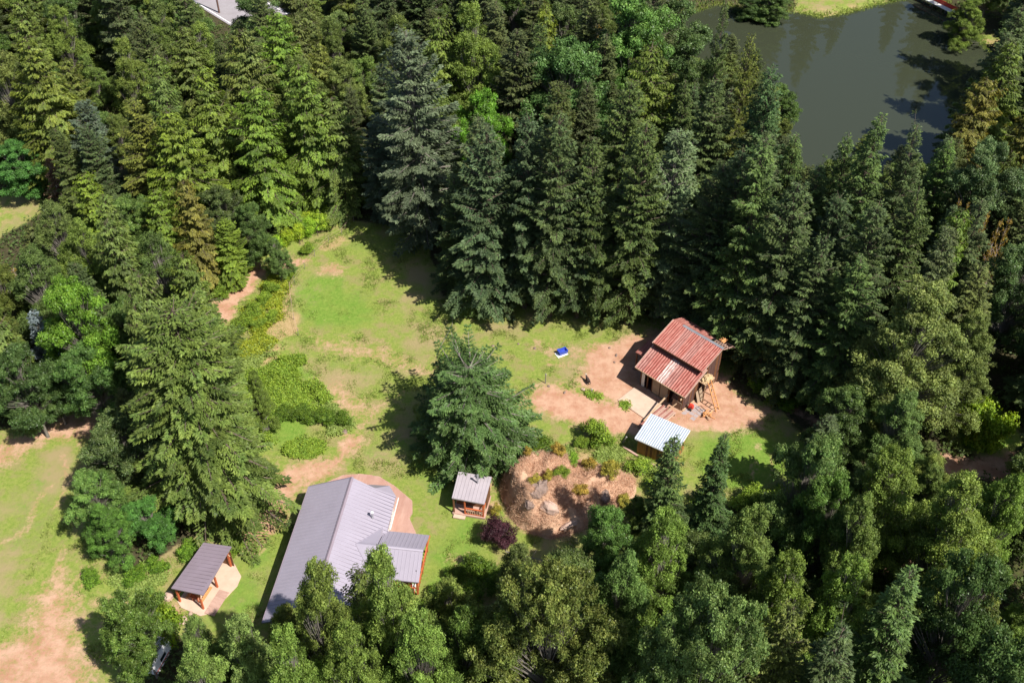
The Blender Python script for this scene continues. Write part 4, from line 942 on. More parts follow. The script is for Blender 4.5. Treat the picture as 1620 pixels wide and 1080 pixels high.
Y1 = (1.25,1.2,.8); DK = (.75,.8,.85); LG = (1.15,1.25,1.0); BR = (1.45,1.0,.9); OL = (1.08,1.08,.85); BL = (.95,1.0,1.25); N1 = (1,1,1)
HAND = [
 # firs behind the meadow, left to right
 (655,52,380,76,'blue',N1,'giant blue-grey fir towering over the head of the meadow'),
 (600,185,345,48,'blue',DK,'dark fir in the black shade left of the giant blue-grey fir'),
 (716,275,470,46,'fir',N1,'dark fir whose long shadow falls furthest left across the meadow head'),
 (762,204,492,66,'fir',BL,'tall bluish fir at the meadow edge above the dark tree shadow'),
 (742,442,497,30,'fir',LG,'short light green fir standing at the foot of the tall bluish fir by the meadow'),
 (803,255,482,50,'fir',N1,'dark fir tucked between the tall bluish fir and the twin spires'),
 (832,186,486,56,'fir',BL,'left of the two slim fir spires rising behind the meadow'),
 (879,181,500,60,'fir',N1,'right of the two slim fir spires rising behind the meadow'),
 (925,270,502,48,'fir',DK,'dark drooping fir behind the blue water trough'),
 (962,225,505,46,'fir',OL,'olive green conifer among the dark firs behind the blue water trough'),
 (1022,196,512,58,'fir',OL,'tall olive-tipped fir behind the left end of the barn'),
 (1075,210,500,66,'blue',LG,'broad pale grey-green fir straight behind the barn roof'),
 (1128,262,528,58,'fir',N1,'dark fir whose boughs reach over the barn ridge'),
 (1172,240,540,56,'fir',DK,'very dark fir just right of the barn ridge'),
 (1208,222,566,74,'fir',LG,'largest fir beside the barn with light tipped drooping boughs'),
 (1262,290,590,66,'fir',N1,'dark fir right of the largest barn-side fir'),
 # by the pond
 (1143,10,330,28,'fir',OL,'tallest pointed fir against the left side of the pond'),
 (1187,60,352,28,'fir',(1.7,1.4,.8),'yellow-topped conifer in front of the left side of the pond'),
 (1090,130,345,38,'fir',OL,'bushy olive fir left of the tallest pondside fir'),
 (1228,110,400,52,'fir',(.9,1.1,1.1),'steep-sided green fir at the left edge of the pond'),
 (1262,215,440,42,'fir',LG,'light green fir at the lower left corner of the pond'),
 (1302,262,470,46,'fir',LG,'fir whose tip just touches the lower edge of the pond'),
 (1352,222,470,40,'fir',LG,'smaller of the two light firs pointing into the pond'),
 (1390,182,500,58,'fir',LG,'taller of the two light firs pointing into the pond'),
 (1463,203,470,44,'fir',N1,'narrow dark-topped fir near the blue tree shadow on the pond'),
 (1498,222,430,42,'fir',(1.2,1.4,.9),'bright green fir right of the narrow dark-topped fir by the pond'),
 (1519,335,560,44,'cedar',LG,'yellow-green conifer left of the bare grey trees'),
 (1562,128,330,52,'cedar',BR,'brown-tinted conifer on the right shore of the pond'),
 (1597,72,300,60,'cedar',OL,'wide olive conifer on the right shore of the pond at the frame edge'),
 (1640,180,380,60,'cedar',(1.4,1,.8),'brownish conifer cut by the right frame edge beside the pond'),
 (1572,225,440,60,'maple',(1.1,1.05,1.5),'grey-leaved dark maple below the brown-tinted conifer at the right'),
 (1635,395,580,60,'maple',(.9,.9,1.1),'dark maple behind the bare grey trees at the right frame edge'),
 (1545,-22,66,34,'alder',OL,'lone willow-like tree standing on the bank at the end of the dock'),
 (1225,-30,26,30,'maple',N1,'dark round tree on the far pond shore left of the grassy point'),
 (1190,-34,22,24,'maple',DK,'low dark tree on the far pond shore next to the round one'),
 (1058,-25,60,26,'alder',(1.5,1.2,1.3),'pale dry tree at the upper left end of the pond'),
 # mid right
 (1330,315,560,60,'fir',DK,None),(1395,330,600,60,'fir',N1,None),(1447,300,560,52,'fir',OL,None),(1300,380,620,58,'fir',N1,None),(1365,420,650,60,'fir',LG,None),
 (1480,452,700,96,'alder',(1.25,1.1,1.25),'big soft olive alder above the bright clearing at the right'),
 (1545,500,690,60,'alder',(1.1,1,1.1),'smaller olive alder leaning out from the big soft one at the right'),
 (1405,560,690,55,'alder',(.9,1,.9),'alder below and left of the big soft olive alder'),
 (1560,640,700,36,'shrub',(1,1,.8),'large bright yellow-green bush in the small clearing at the right'),
 (1590,668,712,28,'shrub',(1.1,1.1,.6),'yellow bush beside the large bright bush in the small right clearing'),
 (1436,620,770,55,'alder',(.95,1.05,1.2),'grey-green alder overhanging the shaded driveway'),
 # lower right
 (1065,690,900,42,'fir',LG,'young fir whose tip stands in front of the white-roofed shed'),
 (1143,690,905,44,'fir',(.9,1.1,.9),'young fir standing before the mown lawn right of the shed'),
 (1012,790,890,34,'alder',N1,None),(1286,694,925,58,'maple',(1.4,1.35,1.5),'pale green maple between the mown lawn and the shaded driveway'),
 (1330,762,960,52,'maple',(1.1,1.2,1.0),None),(1488,742,870,44,'alder',N1,'slim light alder on the inner side of the driveway bend'),(1420,716,930,80,'alder',OL,'broad olive alder standing over the bend of the driveway'),
 (1536,770,1010,88,'alder',(1.25,1.2,1),'wide light alder right of the sunlit piece of driveway'),(1600,742,960,60,'alder',LG,'alder at the right frame edge below the driveway'),
 (1120,950,1260,105,'bigmaple',(1.45,1.35,1.5),'huge pale-leaved maple in the middle of the lower frame edge'),
 (870,925,1190,105,'bigmaple',(1.5,1.15,1.05),'spreading olive-leaved maple below the purple shrub'),
 (980,880,1120,66,'alder',(.95,1.1,1.2),None),(1185,810,1050,72,'alder',N1,None),(1060,815,1030,66,'alder',LG,None),(962,812,925,46,'maple',(1.1,1.3,1.1),'dark bushy tree at the foot of the rocky mound'),
 (1262,870,1120,70,'alder',OL,None),(1350,880,1130,66,'alder',LG,None),(1455,905,1180,76,'fir',(1.2,1.35,1),None),(1240,960,1200,66,'fir',(1.6,1.35,.9),None),(1560,905,1150,74,'maple',DK,None),
 (1385,800,1020,60,'alder',N1,None),(1610,1010,1250,80,'maple',DK,None),(1340,1000,1260,70,'fir',N1,None),(730,965,1150,52,'maple',OL,None),(790,985,1180,60,'alder',OL,None),
 # bottom, in front of the house
 (478,884,1150,62,'alder',(1.3,1.2,1.1),'feathery tree whose top covers the near left roof of the long house'),
 (590,880,1150,74,'alder',(1.35,1.35,1.2),'feathery tree whose top covers the side porch wing of the long house'),
 (370,965,1160,62,'alder',(1.4,1.4,1.6),'pale grey-green tree at the lower end of the left lawn'),
 (536,985,1240,66,'alder',(1.2,1.2,1),None),(300,1020,1200,60,'alder',(1.3,1.35,1.3),None),(296,968,1120,40,'alder',(1.2,1.25,1.3),'pale tree between the open shelter and the caravan'),(650,985,1220,70,'alder',(1.2,1.3,1.1),None),(440,1010,1260,70,'alder',LG,None),
 (196,945,1070,56,'maple',(1.1,1.1,.8),'dark green tree casting a spiky shadow on the bare field at the lower left'),
 (245,950,1010,30,'shrub',(1,1,.7),'yellow-green bush just below the open shelter'),
 # left middle
 (252,486,790,124,'bigcedar',(1.0,1.02,.95),'huge spreading cedar between the left field and the meadow'),
 (215,470,740,62,'cedar',N1,'cedar merging into the upper left side of the huge spreading cedar'),
 (395,590,690,26,'alder',OL,'slim tree at the right flank of the huge spreading cedar'),
 (97,440,650,66,'maple',(1.3,1.5,.7),'vivid green maple beside the silver spruce at the left'),
 (47,494,610,24,'silver',N1,'silvery blue spruce standing out among green trees at the left edge'),
 (20,560,690,60,'maple',DK,'dark maple at the left frame edge above the bare field'),
 (130,545,680,52,'maple',(.95,1.1,1),'blue-green maple right below the vivid green maple'),
 (75,600,670,40,'maple',N1,None),
 (135,752,850,44,'maple',(1.4,1.5,1.3),'small pale-leaved tree in the shade left of the huge cedar'),
 (160,800,890,44,'alder',(.7,1.0,.7),'green leafy tree at the tip of the wood above the left field'),
 (228,800,862,44,'maple',(.8,1.2,.9),'dark leafy tree right behind the open shelter'),
 (110,420,600,50,'fir',N1,None),
 # upper left
 (42,58,296,68,'cedar',(1.15,1.05,.8),'wide golden-green cedar in the upper left corner'),
 (24,222,312,46,'maple',(.8,1.2,1),'dark leafy maple above the little dry field at the left edge'),
 (74,248,335,20,'snag',N1,'half-dead brown conifer with a white bare trunk beside the little dry field'),
 (128,160,330,44,'blue',(.8,.85,.95),'dusky blue-grey fir right of the wide golden-green cedar'),
 (128,275,410,42,'cedar',(1.3,1.35,.7),None),(215,158,360,54,'fir',(1.9,1.5,.9),'pale fir with hanging boughs in the upper left forest'),
 (262,180,380,62,'cedar',(1.2,1.2,.7),'yellow-green cedar right of the pale fir with hanging boughs'),
 (325,105,330,54,'cedar',(1.2,1.2,.8),None),(432,22,230,50,'cedar',(1.15,1.35,.8),'fresh green cedar just below the road'),
 (395,140,350,62,'cedar',(1.05,1.2,.7),None),(475,100,330,60,'cedar',(1.1,1.2,.8),'dense cedar above the bright shrubs at the head of the meadow'),
 (530,160,335,52,'cedar',N1,None),(290,285,450,40,'cedar',BR,'rusty brown-tinted cedar above the huge spreading cedar'),
 (240,300,440,40,'cedar',(1.15,1.25,.7),None),(350,345,448,34,'fir',(1.9,1.9,.8),'yellow-green young fir beside the dirt track'),(175,345,560,58,'cedar',N1,None),
 (392,320,425,32,'maple',N1,None),(240,370,560,55,'alder',DK,None),
 (285,400,600,54,'cedar',OL,None),(40,395,560,60,'alder',DK,None),(120,350,520,55,'alder',OL,None),
 (433,378,445,24,'alder',(.9,1,1.1),'thin grey-green tree at the bend of the dirt track'),
 # upper centre
 (750,10,270,70,'alder',OL,'hazy olive broadleaf tree right of the giant blue-grey fir'),
 (760,150,330,50,'maple',(1.2,1.6,.7),'bright green maple in a gap right of the giant blue-grey fir'),
 (900,60,300,72,'maple',(.9,1.05,1.1),'large dark maple in the middle of the upper forest'),
 (1000,-10,230,70,'maple',(1.1,1.3,1.1),'light green maple high in the upper forest left of the pond'),
 (1035,80,330,54,'cedar',OL,None),(870,5,230,48,'cedar',(1.3,1.2,.7),None),(690,20,270,52,'cedar',OL,None),(985,130,400,55,'fir',OL,None),
]
for h in HAND: tree_px(*h[:7])
for ax, ay, by, r_, s in ((1521,318,470,10,0),(1532,322,470,9,0),(1541,328,480,12,0),(1556,340,485,14,0),(1566,335,478,12,0),(1583,350,490,14,0),(1599,345,485,14,0)):
    tree_px(ax, ay, by, r_, 'bare', (1,1,1))
tree_px(815,90,200,12,'bare'); tree_px(945,38,150,16,'bare'); tree_px(232,50,130,12,'bare'); tree_px(20,430,520,14,'bare'); tree_px(118,415,500,10,'bare')

MIR = [(31,193,28),(38,198,30),(45,195,30),(51,199,28),(58,197,23),(64,199,17),(74,198,16),(79,193,23),(84,198,29),(89,191,27),(93,199,30),(99,193,26),(104,199,27),(110,195,25)]
for i, (x, y, h) in enumerate(MIR):
    put_tree('fir', x, y, h, h*.17, (1,1,1), 'tall fir beyond the far pond shore, mirrored in the %s half of the water, %s' % ('left' if x < 70 else 'right', ['first','second','third','fourth','fifth','sixth','seventh','eighth'][i if i < 6 else i-6]))

KEEP = [[(420,430),(440,405),(470,375),(545,372),(560,385),(660,385),(690,420),(700,478),(770,492),(870,505),(950,510),(1010,520),(1035,510),(1070,500),(1150,545),(1140,600),(1205,655),(1262,705),(1245,765),(1170,790),(1095,760),(1040,750),(1000,745),(985,790),(930,830),(850,850),(800,850),(770,890),(690,900),(690,960),(665,930),(600,900),(520,900),(470,930),(415,985),(340,1010),(280,985),(235,950),(120,930),(120,1090),(-30,1090),(-30,700),(60,680),(170,645),(175,665),(130,700),(110,800),(140,920),(255,920),(320,850),(440,790),(440,700),(400,560),(335,505),(380,440)],
 [(1085,62),(1100,15),(1270,5),(1395,-12),(1440,-15),(1520,20),(1570,85),(1550,110),(1500,160),(1480,200),(1410,190),(1390,180),(1350,225),(1325,258),(1285,240),(1240,130),(1195,65),(1150,20),(1130,70)],
 [(-40,305),(0,300),(72,300),(75,325),(45,352),(15,385),(-40,385)], [(305,-60),(410,-50),(385,22),(345,30),(315,5)], [(1495,655),(1570,640),(1612,700),(1620,735),(1520,780),(1500,740)],
 [(1440,800),(1500,800),(1490,820),(1440,818)], [(1365,880),(1445,870),(1440,905),(1370,905)], [(240,1000),(270,1000),(270,1060),(235,1060)], [(805,245),(832,245),(832,268),(805,268)]]
KEEP = [np.array(k, float) for k in KEEP]
def in_px(px, py):
    r = False
    for k in KEEP:
        if poly_sd(np.array([px]), np.array([py]), k)[0] > 0: return True
    return r
SAMP = [(hh, w) for hh, ws in ((1, (0,)), (.85, (-.3, 0, .3)), (.65, (-.55, 0, .55)), (.4, (-.8, 0, .8)), (.15, (-1, -.5, 0, .5, 1))) for w in ws]
def blocked(x, y, H, R, z=0):
    q = np.array([proj(x+w*R, y-abs(w)*R*.3-.2*R, z+hh*H)[:2] for hh, w in SAMP])
    for k in KEEP:
        if (poly_sd(q[:, 0], q[:, 1], k) > 0).any(): return True
    return False
FILL = random.Random(23)
cand = []
for _ in range(9000):
    y = 48+FILL.random()**1.1*165; x = FILL.uniform(-1, 1)*(50+.42*(y-48)+18)
    cand.append((x, y))
cx = np.array(cand); okc = np.ones(len(cx), bool)
for pz in CLEAR: okc &= poly_sd(cx[:, 0], cx[:, 1], pz) < -2.0
okc &= poly_sd(cx[:, 0], cx[:, 1], POND) < -1.5
okc &= poly_sd(cx[:, 0], cx[:, 1], ROADP) < -3.0
cnt = 0
for (x, y), ok in zip(cand, okc):
    if not ok: continue
    px, py, _ = proj(x, y, 8)
    if y > 176 and 20 < x < 110: continue
    if py < -75 or px < -90 or px > 1720: continue
    u = FILL.random()
    if px < 560 and py < 620: kind = 'cedar' if u < .34 else 'alder' if u < .62 else 'maple' if u < .84 else 'fir'
    elif py > 660: kind = 'alder' if u < .36 else 'maple' if u < .56 else 'fir' if u < .88 else 'cedar'
    else: kind = 'fir' if u < .52 else 'cedar' if u < .68 else 'alder' if u < .8 else 'maple'
    big = 1 if py < 640 else .8
    H = {'fir': FILL.uniform(14, 24), 'cedar': FILL.uniform(14, 22), 'alder': FILL.uniform(12, 19), 'maple': FILL.uniform(10, 17)}[kind]*big
    R = {'fir': .20, 'cedar': .22, 'alder': .27, 'maple': .33}[kind]*H*FILL.uniform(.85, 1.15)
    if any((t['x']-x)**2+(t['y']-y)**2 < (0.62*(R+min(t['R'], 5.5)))**2 for t in TREES): 
        continue
    if blocked(x, y, H, R):
        H *= .55; R *= .7
        if blocked(x, y, H, R): continue
    b = FILL.uniform(.75, 1.25); w = FILL.uniform(.94, 1.18)
    put_tree(kind, x, y, H, R, (b*w, b, b*FILL.uniform(.8, 1.2)))
    cnt += 1

# labels that single out each forest tree: look, landmark, side, then place in its small set
ANCH = [(350,10,'the top left road'),(30,335,'the left-edge dry field'),(490,365,'the meadow-head shrubs'),(375,470,'the dirt track'),(50,510,'the silver spruce'),(280,600,'the huge spreading cedar'),
 (150,120,'the dusky blue fir'),(655,200,'the giant blue-grey fir'),(900,130,'the large dark upper maple'),(855,330,'the twin fir spires'),(1180,60,'the pond left side'),(1400,230,'the lower pond shore'),(1600,80,'the right pond shore'),
 (1570,350,'the bare grey trees'),(1220,420,'the barn-side fir'),(1480,540,'the big olive alder'),(1330,690,'the shaded driveway'),(1560,690,'the small right clearing'),(1150,760,'the mown lawn'),(1450,815,'the sunlit driveway'),
 (880,790,'the rocky mound'),(880,990,'the olive-leaved maple'),(1120,1020,'the huge pale-leaved maple'),(620,960,'the house porch wing'),(300,1020,'the lower left lawn'),(1560,950,'the lower right corner')]
from collections import defaultdict
sets = defaultdict(list)
for t in TREES:
    if t['label']: continue
    tone = sum(t['tint'])/3; warm = t['tint'][0]/t['tint'][1]
    a = min(ANCH, key=lambda a: (a[0]-t['px'])**2+(a[1]-t['py'])**2)
    dx, dy = t['px']-a[0], t['py']-a[1]
    rel = ('beside' if math.hypot(dx, dy) < 60 else 'left of' if dx < -abs(dy) else 'right of' if dx > abs(dy) else 'behind' if dy < 0 else 'in front of')
    hue = 'dark' if tone < .88 else 'light' if tone > 1.12 else 'mid-green'
    sz = 'tall' if t['H'] > 19 else 'middling' if t['H'] > 11 else 'small'
    sets['%s %s %s %s %s' % (sz, hue, NAMES[t['kind']][1], rel, a[2])].append(t)
ORD = ['', 'leftmost']+[w+' from left' for w in 'second third fourth fifth sixth seventh eighth ninth tenth eleventh twelfth thirteenth fourteenth fifteenth sixteenth'.split()]
NUM = ['', '', 'two', 'three', 'four', 'five', 'six', 'seven', 'eight', 'nine', 'ten', 'eleven', 'twelve', 'thirteen', 'fourteen', 'fifteen', 'sixteen']
for lab, ts in sets.items():
    ts.sort(key=lambda t: t['px'])
    for i, t in enumerate(ts):
        if len(ts) == 1: s = lab
        elif len(ts) <= 16: s = '%s, %s of %s' % (lab, 'rightmost' if i == len(ts)-1 else ORD[i+1], NUM[len(ts)])
        else: s = lab
        t['o']['label'] = s

for o in bpy.data.objects:
    if len(str(o.get('label', '')).split()) > 16: print('LONG', o['label'])
# ------------------------------------------------------------------ shrubs, mound, rocks, ground cover and small things
def shrub_px(px, py, rp, h, kind='shrub', tint=(1,1,1), label=None, k=None, z=0):
    x, y, _ = P(px, py); s = math.hypot(y, CAM_H)
    o = put_tree(kind, x, y, h, rp/FPX*s, tint, label, k)
    if z: o.location.z += z
    return o
SH = [(437,392,13,1.8),(455,384,14,2.0),(472,380,14,2.2),(492,372,16,2.4),(510,364,15,2.4),(528,356,12,2.0),(480,362,14,2.4),(500,352,12,2.2),(517,346,11,2.0)]
for i, s in enumerate(SH): shrub_px(*s, tint=RT.choice([(1.3,1.25,1),(1.2,1.3,.9),(1.45,1.3,.8)]), label='bright green shrub of the meadow-head thicket, %s' % ['leftmost in front','second in front from the left','third in front from the left','fourth in front from the left','fifth in front from the left','rightmost in front','left one of the back row','middle one of the back row','right one of the back row'][i])
SH2 = [(460,440,10,1.5,'small round bush between the dirt track and the pasture fence'),(430,468,15,1.9,'yellow-green bush on the near side of the dirt track, uppermost'),(420,482,14,1.7,'yellow-green bush below the uppermost trackside bush'),(408,498,15,1.8,'bush halfway down the near side of the dirt track'),
 (392,512,15,1.8,'bush near the lower end of the dirt track'),(378,526,16,1.8,'bush at the very foot of the dirt track'),(412,520,13,1.3,'low bush right of the bushes at the foot of the track'),(432,505,12,1.2,'low bush between the trackside bushes and the dry grass strip'),
 (487,400,13,1.3,'dull green bush at the end of the sunny thicket by the bare patch'),(372,425,12,1.4,'lime green bush on the far side of the dirt track'),(365,405,12,1.6,'lime green bush below the yellow-green young fir'),
 (355,470,14,1.8,'grey-green bush on the left verge of the dirt track'),(340,455,15,1.9,'pale leafy bush left of the dirt track'),(447,662,19,1.2,'left bush of the dark hedge row below the bramble patch'),(470,660,19,1.2,'second bush of the dark hedge row below the bramble patch'),
 (495,662,19,1.2,'third bush of the dark hedge row below the bramble patch'),(519,665,19,1.3,'fourth bush of the dark hedge row below the bramble patch'),(541,669,17,1.1,'right bush of the dark hedge row below the bramble patch'),
 (942,700,24,2.6,'light green bush between the mound and the red driveway'),(960,704,13,1.4,'smaller bush right beside the light green driveway bush'),(920,706,12,1.2,'low bush left beside the light green driveway bush'),
 (850,724,22,2.6,'dark green bush at the right foot of the big lone tree'),(835,712,16,2.2,'dark bush touching the big lone tree'),
 (378,868,16,1.5,'rounded blue-green bush between the shelter and the left lawn'),(363,880,9,.8,'tiny bush at the right corner of the shelter roof'),
 (655,920,14,1.2,'low shaded bush right of the porch wing'),(690,955,22,1.6,'shaded blue-green bush between porch wing and lower trees'),(720,915,20,1.5,'leafy bush at the edge of the shade right of the house'),(755,905,24,2.0,'dark bush left below the purple shrub'),(745,950,24,2.0,'dark bush in deep shade below the lawn'),(790,930,24,2.4,'dark bush straight below the purple shrub'),
 (20,640,26,2.2,'bush at the left frame edge above the bare field'),(60,655,22,2.0,'light bush above the bare field, left one'),(95,645,22,2.0,'light bush above the bare field, right one'),(130,640,18,1.6,'small bush at the corner of the bare field'),
 (300,878,20,1.4,'low bush just left of the shelter roof'),(250,905,20,1.3,'low pale bush left of the shelter'),(215,915,20,1.4,'low bush at the lower tip of the wood by the shelter'),(150,918,18,1.2,'low bush on the rim of the left field'),
 (1240,640,26,1.4,'undergrowth bush in the dark wood right of the barn yard'),(1280,620,26,1.4,'fern-green bush deeper in the dark wood right of the barn'),(1200,610,24,1.3,'fern-green bush at the dark wood edge near the ladder'),(1330,655,26,1.5,'bush beside the shaded driveway under the firs'),
 (1545,665,30,2.2,'green bush left in the small right clearing'),(1115,800,26,2.0,'bush at the lower left corner of the mown lawn'),(1185,806,28,2.2,'bush at the lower edge of the mown lawn'),(1230,800,26,2.2,'bush at the lower right corner of the mown lawn'),(1010,745,20,1.4,'small bush between the shed and the mound'),(1040,775,22,1.6,'bush below the timber edging of the shed')]
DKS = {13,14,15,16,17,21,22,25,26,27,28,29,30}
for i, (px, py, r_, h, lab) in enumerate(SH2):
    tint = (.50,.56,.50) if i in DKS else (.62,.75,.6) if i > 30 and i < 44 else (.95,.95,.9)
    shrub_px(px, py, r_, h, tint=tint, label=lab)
shrub_px(790, 862, 27, 3.2, 'purple', label='round dark purple-leaved shrub at the lower left foot of the mound')
tree_px(748, 580, 716, 102, 'round', (1.15,1.15,1.35), 'big broad dense green tree standing alone in the middle of the yard')

# rocky mound of dry grass
MP = G([(792,775),(797,752),(820,742),(850,732),(885,728),(930,735),(975,745),(1005,760),(1000,785),(975,805),(960,830),(925,838),(905,850),(870,852),(840,845),(815,830),(800,805)])
mc = np.mean(np.array(MP), 0)
def mound_h(X, Y):
    s = poly_sd(X, Y, MP)
    left = sstep(-3, 3, (mc[0]-1.5)-X)
    k = 3.0-1.2*left
    return sstep(-.2, 1, (s+(fbm(X, Y, .6)-.55)*1.6)/k)*(2.3+2.8*(fbm(X, Y, .4)-.4)+1.1*left)+(fbm(X, Y, 1.4)-.5)*.8*sstep(0, 1.0, s)
mx_, my_ = np.meshgrid(np.arange(mc[0]-9.5, mc[0]+9.5, .22), np.arange(mc[1]-7, mc[1]+7, .22))
mz_ = mound_h(mx_, my_)-.12+height(mx_, my_)
mz_ = np.where(poly_sd(mx_, my_, MP) < -.35, mz_-.35, mz_)
mm = bpy.data.meshes.new('rocky_mound'); ny2, nx2 = mx_.shape
mm.from_pydata(np.stack([mx_, my_, mz_], -1).reshape(-1, 3).tolist(), [], [(j*nx2+i, j*nx2+i+1, (j+1)*nx2+i+1, (j+1)*nx2+i) for j in range(ny2-1) for i in range(nx2-1) if poly_sd(mx_[j:j+1,i:i+1], my_[j:j+1,i:i+1], MP)[0,0] > -.7])
mm.update()
M['mound'] = mat('dry_soil_and_straw', (.40,.245,.165), .95, ((.50,.33,.22), 1.1, .35, .65), .1, bump=.8, bscale=5)
mo = link('rocky_mound', mm, M['mound']); tag(mo, kind='structure')
for p_ in mm.polygons: p_.use_smooth = True
def scatter(poly, n, rs, zf=None):
    p = np.array(poly); lo, hi = p.min(0), p.max(0); out = []
    tot = 0
    while tot < n:
        q = lo+rs.rand(n*2, 2)*(hi-lo); q = q[poly_sd(q[:, 0], q[:, 1], poly) > 0]; out.append(q); tot += len(q)
    return np.concatenate(out)[:n]
def tufts(name, xy, z, rs, hgt, size, matn, per=5, spread=.12, droop=.35, lean=None):
    n = len(xy); N = n*per
    b = np.repeat(np.column_stack([xy, z]), per, 0); b[:, :2] += rs.randn(N, 2)*spread
    h = np.repeat(hgt if np.ndim(hgt) else np.full(n, hgt), per)*(.5+.7*rs.rand(N))
    d = rs.randn(N, 3)*droop; d[:, 2] = .8
    if lean is not None: d[:, :2] += lean
    b[:, 2] += 0
    tri = leaf_tris(b, d, rs.randn(N, 3), h, size*(.6+.8*rs.rand(N)))
    me = np_mesh(name, tri, 3, {'tone': np.repeat(.8+.4*rs.rand(n), per), 'tip': rs.rand(N)*.8})
    return tag(link(name, me, M[matn]), kind='stuff')
def leafcover(name, xy, z, rs, hgt, size, matn, per=7, spread=.22):
    n = len(xy); N = n*per
    b = np.repeat(np.column_stack([xy, z]), per, 0); b[:, :2] += rs.randn(N, 2)*spread
    hh = np.repeat(hgt if np.ndim(hgt) else np.full(n, hgt), per)
    b[:, 2] += hh*(.35+.65*rs.rand(N)); nr = rs.randn(N, 3)*.6; nr[:, 2] += .9
    tri = leaf_tris(b, np.cross(nr, rs.randn(N, 3)), nr, size*(.7+.6*rs.rand(N)), size*(.6+.4*rs.rand(N)))
    me = np_mesh(name, tri, 3, {'tone': np.repeat(.75+.5*rs.rand(n), per), 'tip': rs.rand(N)*.9})
    return tag(link(name, me, M[matn]), kind='stuff')
rs0 = np.random.RandomState(99)
q = scatter(MP, 9000, rs0); zz = mound_h(q[:, 0], q[:, 1])+height(q[:, 0], q[:, 1])-.15
sel = (fbm(q[:, 0], q[:, 1], .8) > .30)
tag(tufts('mound_dry_grass', q[sel], zz[sel], rs0, .34, .028, 'straw', 9, .16, .7), label='tangled dry straw-coloured grass covering the rocky mound', cat='grass')
for i, (px, py, r_, h, kd, lab) in enumerate([(868,772,11,.9,'dry','yellow-green bush on top of the mound left of centre'),(888,768,13,1.1,'shrub','brightest green bush on top of the mound'),(845,790,12,.9,'dry','yellow bush on the left shoulder of the mound'),(880,738,14,1.3,'dry','orange-yellow bush on the upper rim of the mound'),
   (905,742,12,1.2,'shrub','green bush on the upper rim of the mound'),(932,748,15,1.4,'dry','yellow-orange bush on the upper right of the mound'),(962,760,18,1.5,'dry','large dull yellow bush at the right end of the mound'),(915,786,14,1.1,'dry','brownish bush low on the right slope of the mound'),(786,800,11,1.2,'dry','drooping tawny bush between the mound and the cabin'),(835,742,9,.8,'dry','small golden bush at the upper left corner of the mound'),(985,785,14,1.2,'dry','tawny bush at the lower right corner of the mound')]):
    x, y, _ = P(px, py+14); z = float(mound_h(np.array([x]), np.array([y]))[0])
    o = put_tree(kd, x, y, h*.95, r_/FPX*108, (1.0,.95,.9) if i%2 else (.95,1.1,.9), lab); o.location.z += max(0, z-.2)
# boulders
def boulder(px, py, r, matn, label, seed, dz=0):
    x, y, _ = P(px, py); mh = float(mound_h(np.array([x]), np.array([y]))[0]) if dz else 0
    o = thing('boulder', (x, y, gz(x, y)+mh*.8), random.Random(seed).uniform(0, 6), label, 'boulder', 'boulders in the yard')
    mb = MB(); lump(mb, (0,0,r[2]*.25), r, seed, 9, 6, .16); mb.build('stone', M[matn], o)
boulder(851,812,(1.3,.9,1.0),'rock','big brown-grey boulder on the front left face of the mound',1,1)
boulder(868,826,(1.1,.7,.7),'rock_pale','pale ribbed boulder just right of the big mound boulder',2,1)
boulder(838,826,(.6,.5,.5),'rock','small dark boulder at the lower left foot of the mound',3,1)
boulder(955,800,(.8,.6,.6),'rock','grey boulder on the right end of the mound',4,1)
boulder(900,838,(1.0,.4,.35),'rock_pale','long pale rock slab at the bottom rim of the mound',5,1)
boulder(267,944,(.55,.5,.45),'rock_pale','pale boulder at the left corner of the shelter slab',6)
boulder(290,981,(.55,.45,.35),'rock_pale','pale boulder on the lawn below the shelter',7)
boulder(302,971,(.28,.25,.2),'rock_pale','fist-like small stone next to the lawn boulder',8)
boulder(923,617,(.3,.25,.2),'rock_pale','small whitish stone on the grass below the goat',9)
boulder(545,683,(.35,.3,.2),'rock','grey stone at the end of the hedge row above the big lone tree shadow',10)

